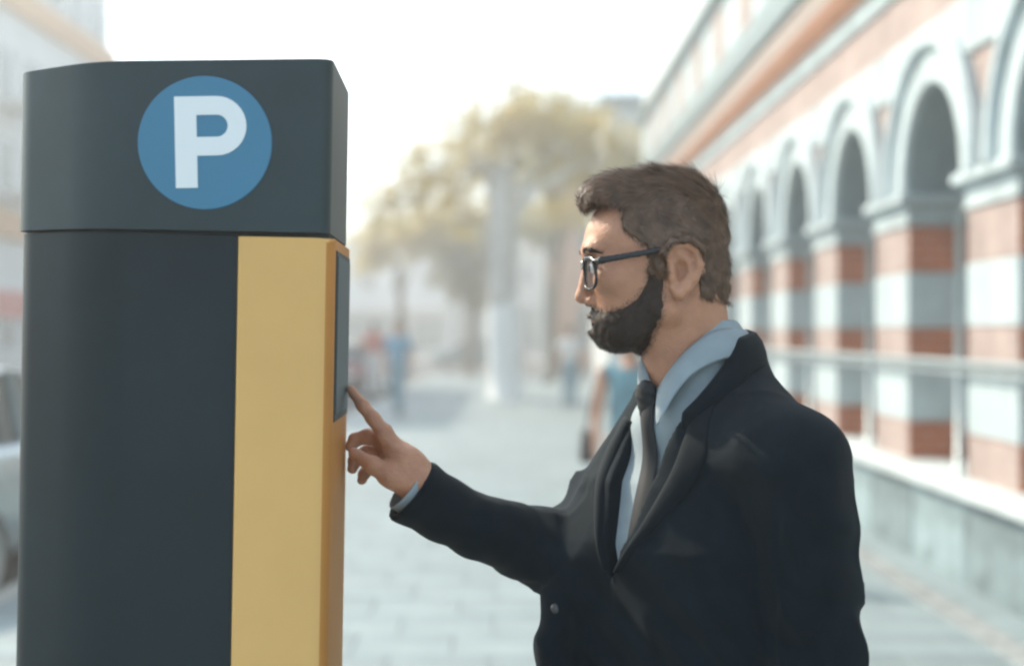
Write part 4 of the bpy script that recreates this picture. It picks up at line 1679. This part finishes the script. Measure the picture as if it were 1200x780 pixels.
def tree(name, label, base, trunk, blobs, nleaf, leaf, bark, lmat, seed, wash=None):
    rg = np.random.default_rng(seed)
    e = empty(name, base)
    tag(e, label, 'tree')
    base = np.array(base, float)
    hT, r0, r1 = trunk
    pts, rs = [], []
    for i in range(9):
        t = i / 8
        pts.append((.12 * math.sin(2.2 * t + seed), .10 * math.sin(3 * t + 1 + seed), -.05 + (hT + .05) * t))
        rs.append(r0 + (r1 - r0) * t + (.10 * r0 * max(0, 1 - t * 7)))
    parts = [tube_arrays(pts, rs, 14)]
    topp = Vector(pts[-1])
    for (c, rr) in blobs:
        c = Vector(c)
        st = Vector(pts[rg.integers(5, 9)])
        mid = st.lerp(c, .5) + Vector((rg.normal(0, .2), rg.normal(0, .2), .25))
        parts.append(tube_arrays([st, st.lerp(mid, .5) + Vector((0, 0, .1)), mid, c], [r1 * .42, r1 * .34, r1 * .24, r1 * .08], 8))
        for _ in range(3):
            d = Vector(rg.normal(0, 1, 3)).normalized() * float(np.mean(rr)) * .8
            parts.append(tube_arrays([mid.lerp(c, .6), mid.lerp(c, .8) + d * .4, c + d], [r1 * .22, r1 * .14, r1 * .04], 5))
    V, Q = [], []
    o = 0
    for v, q_ in parts:
        V += v
        Q += [tuple(i + o for i in f) for f in q_]
        o += len(v)
    tr = link('trunk', mesh_arrays('trunk', np.array(V), np.array(Q)), bark, e)
    if wash:
        wp_ = [(p[0], p[1], p[2]) for p in pts if p[2] <= wash] + [tuple(np.array(pts[0]) + (np.array(pts[-1]) - np.array(pts[0])) * (wash + .05) / (hT + .05))]
        wr = [r + .022 for r in rs[:len(wp_) - 1]] + [r0 + (r1 - r0) * wash / hT + .022]
        tube('whitewash', wp_, wr, M_lime, tr, 20)
    # crown: leaves gathered in many small sprays
    vol = np.array([np.prod(np.broadcast_to(rr, 3)) for _, rr in blobs])
    sprays = []
    for (c, rr), n in zip(blobs, (nleaf / 22 * vol / vol.sum()).astype(int) + 4):
        d = rg.normal(0, 1, (n, 3))
        d /= np.linalg.norm(d, axis=1, keepdims=True)
        rad_ = rg.random((n, 1)) ** .42
        sprays.append(np.array(c) + d * rad_ * np.broadcast_to(rr, 3) * (1 + .25 * vnoise(d * 2 + seed, 1.3, seed)[:, None]))
    S = np.concatenate(sprays)
    L = np.repeat(S, 22, 0) + rg.normal(0, leaf * 1.5, (len(S) * 22, 3))
    n = len(L)
    a = rg.normal(0, 1, (n, 3))
    a[:, 2] *= .6
    a /= np.linalg.norm(a, axis=1, keepdims=True)
    b = np.cross(a, rg.normal(0, 1, (n, 3)))
    b /= np.linalg.norm(b, axis=1, keepdims=True) + 1e-9
    sz = leaf * rg.uniform(.6, 1.25, (n, 1))
    c_ = np.cross(a, b)
    VV = np.stack((L - a * sz, L - b * sz * .45 + c_ * sz * .15, L + a * sz, L + b * sz * .45 + c_ * sz * .15), 1).reshape(-1, 3)
    QQ = np.arange(n * 4).reshape(-1, 4)
    link('crown', mesh_arrays('crown', VV, QQ, False), lmat, e)
    return e


# the big street tree with the whitewashed foot
b0 = W(592, 400, 34)
tree('street_tree', 'big street tree with whitewashed trunk foot and yellow green crown', (b0[0], 34, 0), (5.6, .37, .27),
     [((-1.9, .3, 5.3), (1.3, 1.4, .9)), ((-.6, .8, 6.2), (1.5, 1.5, 1.0)), ((1.2, .6, 6.3), (1.6, 1.5, 1.1)), ((2.4, .2, 5.9), (1.1, 1.2, .9)), ((.3, .9, 7.0), (1.5, 1.4, .9)),
      ((-1.0, 1.4, 4.6), (1.2, 1.1, .7)), ((1.5, 1.5, 4.9), (1.0, 1.0, .7)), ((-2.7, .6, 4.6), (.9, 1.0, .6))], 9500, .085, M_bark, M_leaf1, 3, wash=2.46)
b1 = W(560, 400, 62)
tree('street_tree', 'olive street tree with low hanging crown left of the whitewashed trunk', (b1[0], 53, 0), (3.2, .2, .14),
     [((-.2, 0, 4.0), (1.6, 1.6, 1.2)), ((.6, .2, 5.0), (1.3, 1.4, 1.1)), ((-1.2, .2, 4.9), (1.2, 1.2, .9)), ((.1, .0, 3.0), (1.2, 1.2, .8))], 7000, .095, M_bark2, M_leaf2, 5)
b1 = W(470, 400, 52)
tree('street_tree', 'loose pale crowned street tree above the walker in blue', (b1[0], 52, 0), (4.0, .18, .12),
     [((0, 0, 5.0), (1.7, 1.6, 1.0)), ((1.3, .2, 5.6), (1.4, 1.4, .9)), ((-1.1, .3, 4.6), (1.1, 1.2, .8))], 5500, .095, M_bark2, M_leaf1, 8)
b1 = W(650, 400, 48)
tree('street_tree', 'tall olive street tree right of the whitewashed trunk before the peach house', (b1[0], 48, 0), (5.0, .2, .13),
     [((0, 0, 7.0), (1.5, 1.5, 1.1)), ((1.4, .2, 8.3), (1.5, 1.4, 1.0)), ((.2, .3, 8.6), (1.3, 1.3, .8)), ((-.6, .1, 5.2), (1.0, 1.1, .9)), ((2.2, 0, 7.4), (1.0, 1.0, .7))], 8500, .095, M_bark2, M_leaf2, 11)

# ------------------------------------------------------------------ lamp post and thin pole
M_pole = mat('grey_pole_paint', (.36, .38, .38), .5, vary=.08, vscale=6)
lb = W(602, 400, 39)
lamp = empty('street_lamp', (lb[0], 39, 0))
tag(lamp, 'tall grey street lamp rising out of the tree crown with an arm to the left', 'street lamp')
tube('pole', [(0, 0, -.02), (0, 0, 3), (0, 0, 11.2)], [.13, .10, .06], M_pole, lamp, 12)
tube('arm', [(0, 0, 10.2), (-.9, 0, 10.42), (-2.6, 0, 10.5)], [.04, .035, .03], M_pole, lamp, 8)
bm = bmesh.new()
bm_box(bm, (-3.2, -.12, 10.44), (-2.55, .12, 10.56), .04, 2)
link('lamp_head', bm_mesh('lamp_head', bm), M_pole, lamp)
lathe('pole_base', [(.0, .5), (.16, .5), (.18, .45), (.19, .0), (.19, -.02)], M_pole, lamp, 16)
pb = W(641, 400, 44)
tp = empty('sign_pole', (pb[0], 44, 0))
tag(tp, 'thin dark pole standing right of the whitewashed tree', 'pole')
tube('pole', [(0, 0, -.02), (0, 0, 7.2)], [.075, .06], mat('dark_pole', (.10, .12, .11), .5), tp, 10)
lathe('pole_base', [(.0, .3), (.10, .3), (.13, .2), (.14, -.02)], mat('dark_pole', (.1, .1, .1)), tp, 14)


# ------------------------------------------------------------------ parked cars
M_tyre = mat('tyre_rubber', (.02, .02, .02), .8)
M_rim = mat('alloy_rim', (.45, .46, .47), .35, .8)
M_cglass = mat('car_glass', (.02, .03, .035), .05, spec=.8)
M_headl = mat('headlight_lens', (.7, .72, .72), .1)
M_taill = mat('tail_light_red', (.45, .02, .02), .2)


def car(name, label, loc, heading, paint, group=None):
    e = empty(name, loc, heading)
    tag(e, label, 'car', group)
    # stations along the length (y forward): y, half width, sill z, shoulder z
    st = [(-2.12, .70, .42, .74), (-2.05, .80, .30, .90), (-1.6, .86, .24, .96), (-.6, .89, .22, .97), (.5, .89, .22, .96), (1.2, .87, .22, .92), (1.75, .82, .26, .84), (2.02, .72, .32, .74), (2.10, .58, .40, .64)]
    bm = bmesh.new()
    rings = []
    for (y, w, z0, z1) in st:
        prof = [(0, z0), (w * .86, z0), (w * .97, z0 + .10), (w, z0 + (z1 - z0) * .55), (w * .965, z1 - .05), (w * .88, z1), (0, z1 + .025)]
        ring = [bm.verts.new((x, y, z)) for x, z in prof] + [bm.verts.new((-x, y, z)) for x, z in prof[-2:0:-1]]
        rings.append(ring)
    n = len(rings[0])
    for a, b in zip(rings[:-1], rings[1:]):
        for i in range(n):
            bm.faces.new((a[i], a[(i + 1) % n], b[(i + 1) % n], b[i]))
    bm.faces.new(rings[0])
    bm.faces.new(rings[-1])
    bd = link('body', bm_mesh('body', bm, True), paint, e)
    # cabin: glass house with roof and pillars
    cs = [(-1.78, .76, .95, .97), (-1.20, .70, .95, 1.40), (-.3, .69, .95, 1.46), (.35, .68, .95, 1.43), (1.15, .74, .92, .95)]
    bm = bmesh.new()
    rings = []
    for (y, w, z0, z1) in cs:
        wt = w * .84 if z1 > 1.2 else w
        rings.append([bm.verts.new(p) for p in ((w, y, z0), (wt, y, z1 - .02), (wt * .85, y, z1), (-wt * .85, y, z1), (-wt, y, z1 - .02), (-w, y, z0))])
    for a, b in zip(rings[:-1], rings[1:]):
        for i in range(5):
            bm.faces.new((a[i], a[i + 1], b[i + 1], b[i]))
    link('windows', bm_mesh('windows', bm), M_cglass, e)
    bm = bmesh.new()
    rr = []
    for (y, w, z) in ((-1.28, .57, 1.395), (-.3, .60, 1.472), (.38, .58, 1.44)):
        rr.append([bm.verts.new(p) for p in ((w, y, z - .035), (w * .8, y, z), (-w * .8, y, z), (-w, y, z - .035))])
    for a, b in zip(rr[:-1], rr[1:]):
        for i in range(3):
            bm.faces.new((a[i], a[i + 1], b[i + 1], b[i]))
    ext = bmesh.ops.extrude_face_region(bm, geom=bm.faces[:])
    bmesh.ops.translate(bm, verts=[v for v in ext['geom'] if isinstance(v, bmesh.types.BMVert)], vec=(0, 0, .02))
    link('roof', bm_mesh('roof', bm), paint, e)
    for s in (-1, 1):
        for pts in ([(.75 * s, 1.16, .95), (.59 * s, .36, 1.42)], [(.71 * s, -.22, .95), (.595 * s, -.25, 1.45)], [(.76 * s, -1.72, .96), (.59 * s, -1.24, 1.39)]):
            tube('pillar', pts, .028, paint, e, 6)
        o = box('mirror', (min(.80 * s, .98 * s), .78, .96), (max(.80 * s, .98 * s), .90, 1.08), paint, e, .03, 2)
        box('door_handle', (min(.875 * s, .905 * s), -.05, .82), (max(.875 * s, .905 * s), .12, .85), M_rim, e, .008)
        box('headlight', (min(.50 * s, .74 * s), 1.93, .58), (max(.50 * s, .74 * s), 2.06, .70), M_headl, e, .03, 2)
        box('tail_light', (min(.55 * s, .80 * s), -2.12, .68), (max(.55 * s, .80 * s), -2.02, .84), M_taill, e, .03, 2)
        for y in (-1.32, 1.30):
            t_ = lathe('wheel', [(.20, -.10), (.29, -.10), (.315, -.07), (.315, .07), (.29, .10), (.20, .10)], M_tyre, e, 24, 'x', (.79 * s, y, .315))
            lathe('rim', [(0, .075 * s), (.06, .085 * s), (.10, .06 * s), (.19, .095 * s), (.205, .10 * s)], M_rim, t_, 20, 'x', (.79 * s, y, .315))
    box('bumper', (-.70, -2.17, .36), (.70, -2.06, .52), M_seam, e, .03, 2)
    box('bumper', (-.62, 2.03, .36), (.62, 2.13, .50), M_seam, e, .03, 2)
    box('number_plate', (-.26, -2.185, .60), (.26, -2.11, .71), M_signw, e, .004)
    return e


def paint(name, col):
    return mat(name, col, .3, .3, coat=1.0)


car('parked_car', 'pale blue grey car parked at the kerb at the left edge', (-4.10, 10.1, -.13), 0, paint('pale_blue_paint', (.20, .27, .30)), 'cars parked along the kerb')
car('parked_car', 'dark red car parked at the kerb past the pay machine', (-4.15, 37.5, -.13), 0, paint('dark_red_paint', (.22, .02, .02)), 'cars parked along the kerb')
car('parked_car', 'black car parked behind the pale blue grey one', (-4.15, 16.6, -.13), 0, paint('black_paint', (.02, .022, .025)), 'cars parked along the kerb')
car('parked_car', 'teal car crossing at the far end of the street', (-1.6, 66, -.126), rad(90), paint('teal_paint', (.04, .15, .17)))


ws = empty('wall_sign', (-13.9, 39.6, 2.0))
tag(ws, 'small red sign on the white block at the left edge', 'sign')
box('panel', (-.09, -1.5, .0), (.06, 1.5, .75), mat('red_sign_paint', (.55, .09, .08), .5, vary=.1, vscale=3), ws, .02)
box('frame', (-.095, -1.56, -.06), (.03, 1.56, .81), M_offw, ws, .02)

# ------------------------------------------------------------------ air: light haze over the whole street
haze = box('haze', (-200, -45, -1.6), (200, 335, 18.5), None, bevel=0)
hm = bpy.data.materials.new('haze_air')
hm.use_nodes = True
hn = hm.node_tree
hn.nodes.remove(hn.nodes['Principled BSDF'])
pv = hn.nodes.new('ShaderNodeVolumePrincipled')
pv.inputs['Color'].default_value = (.95, .97, .97, 1)
pv.inputs['Density'].default_value = .0095
pv.inputs['Anisotropy'].default_value = .5
hn.links.new(pv.outputs[0], hn.nodes['Material Output'].inputs['Volume'])
haze.data.materials.append(hm)
tag(haze, kind='stuff')
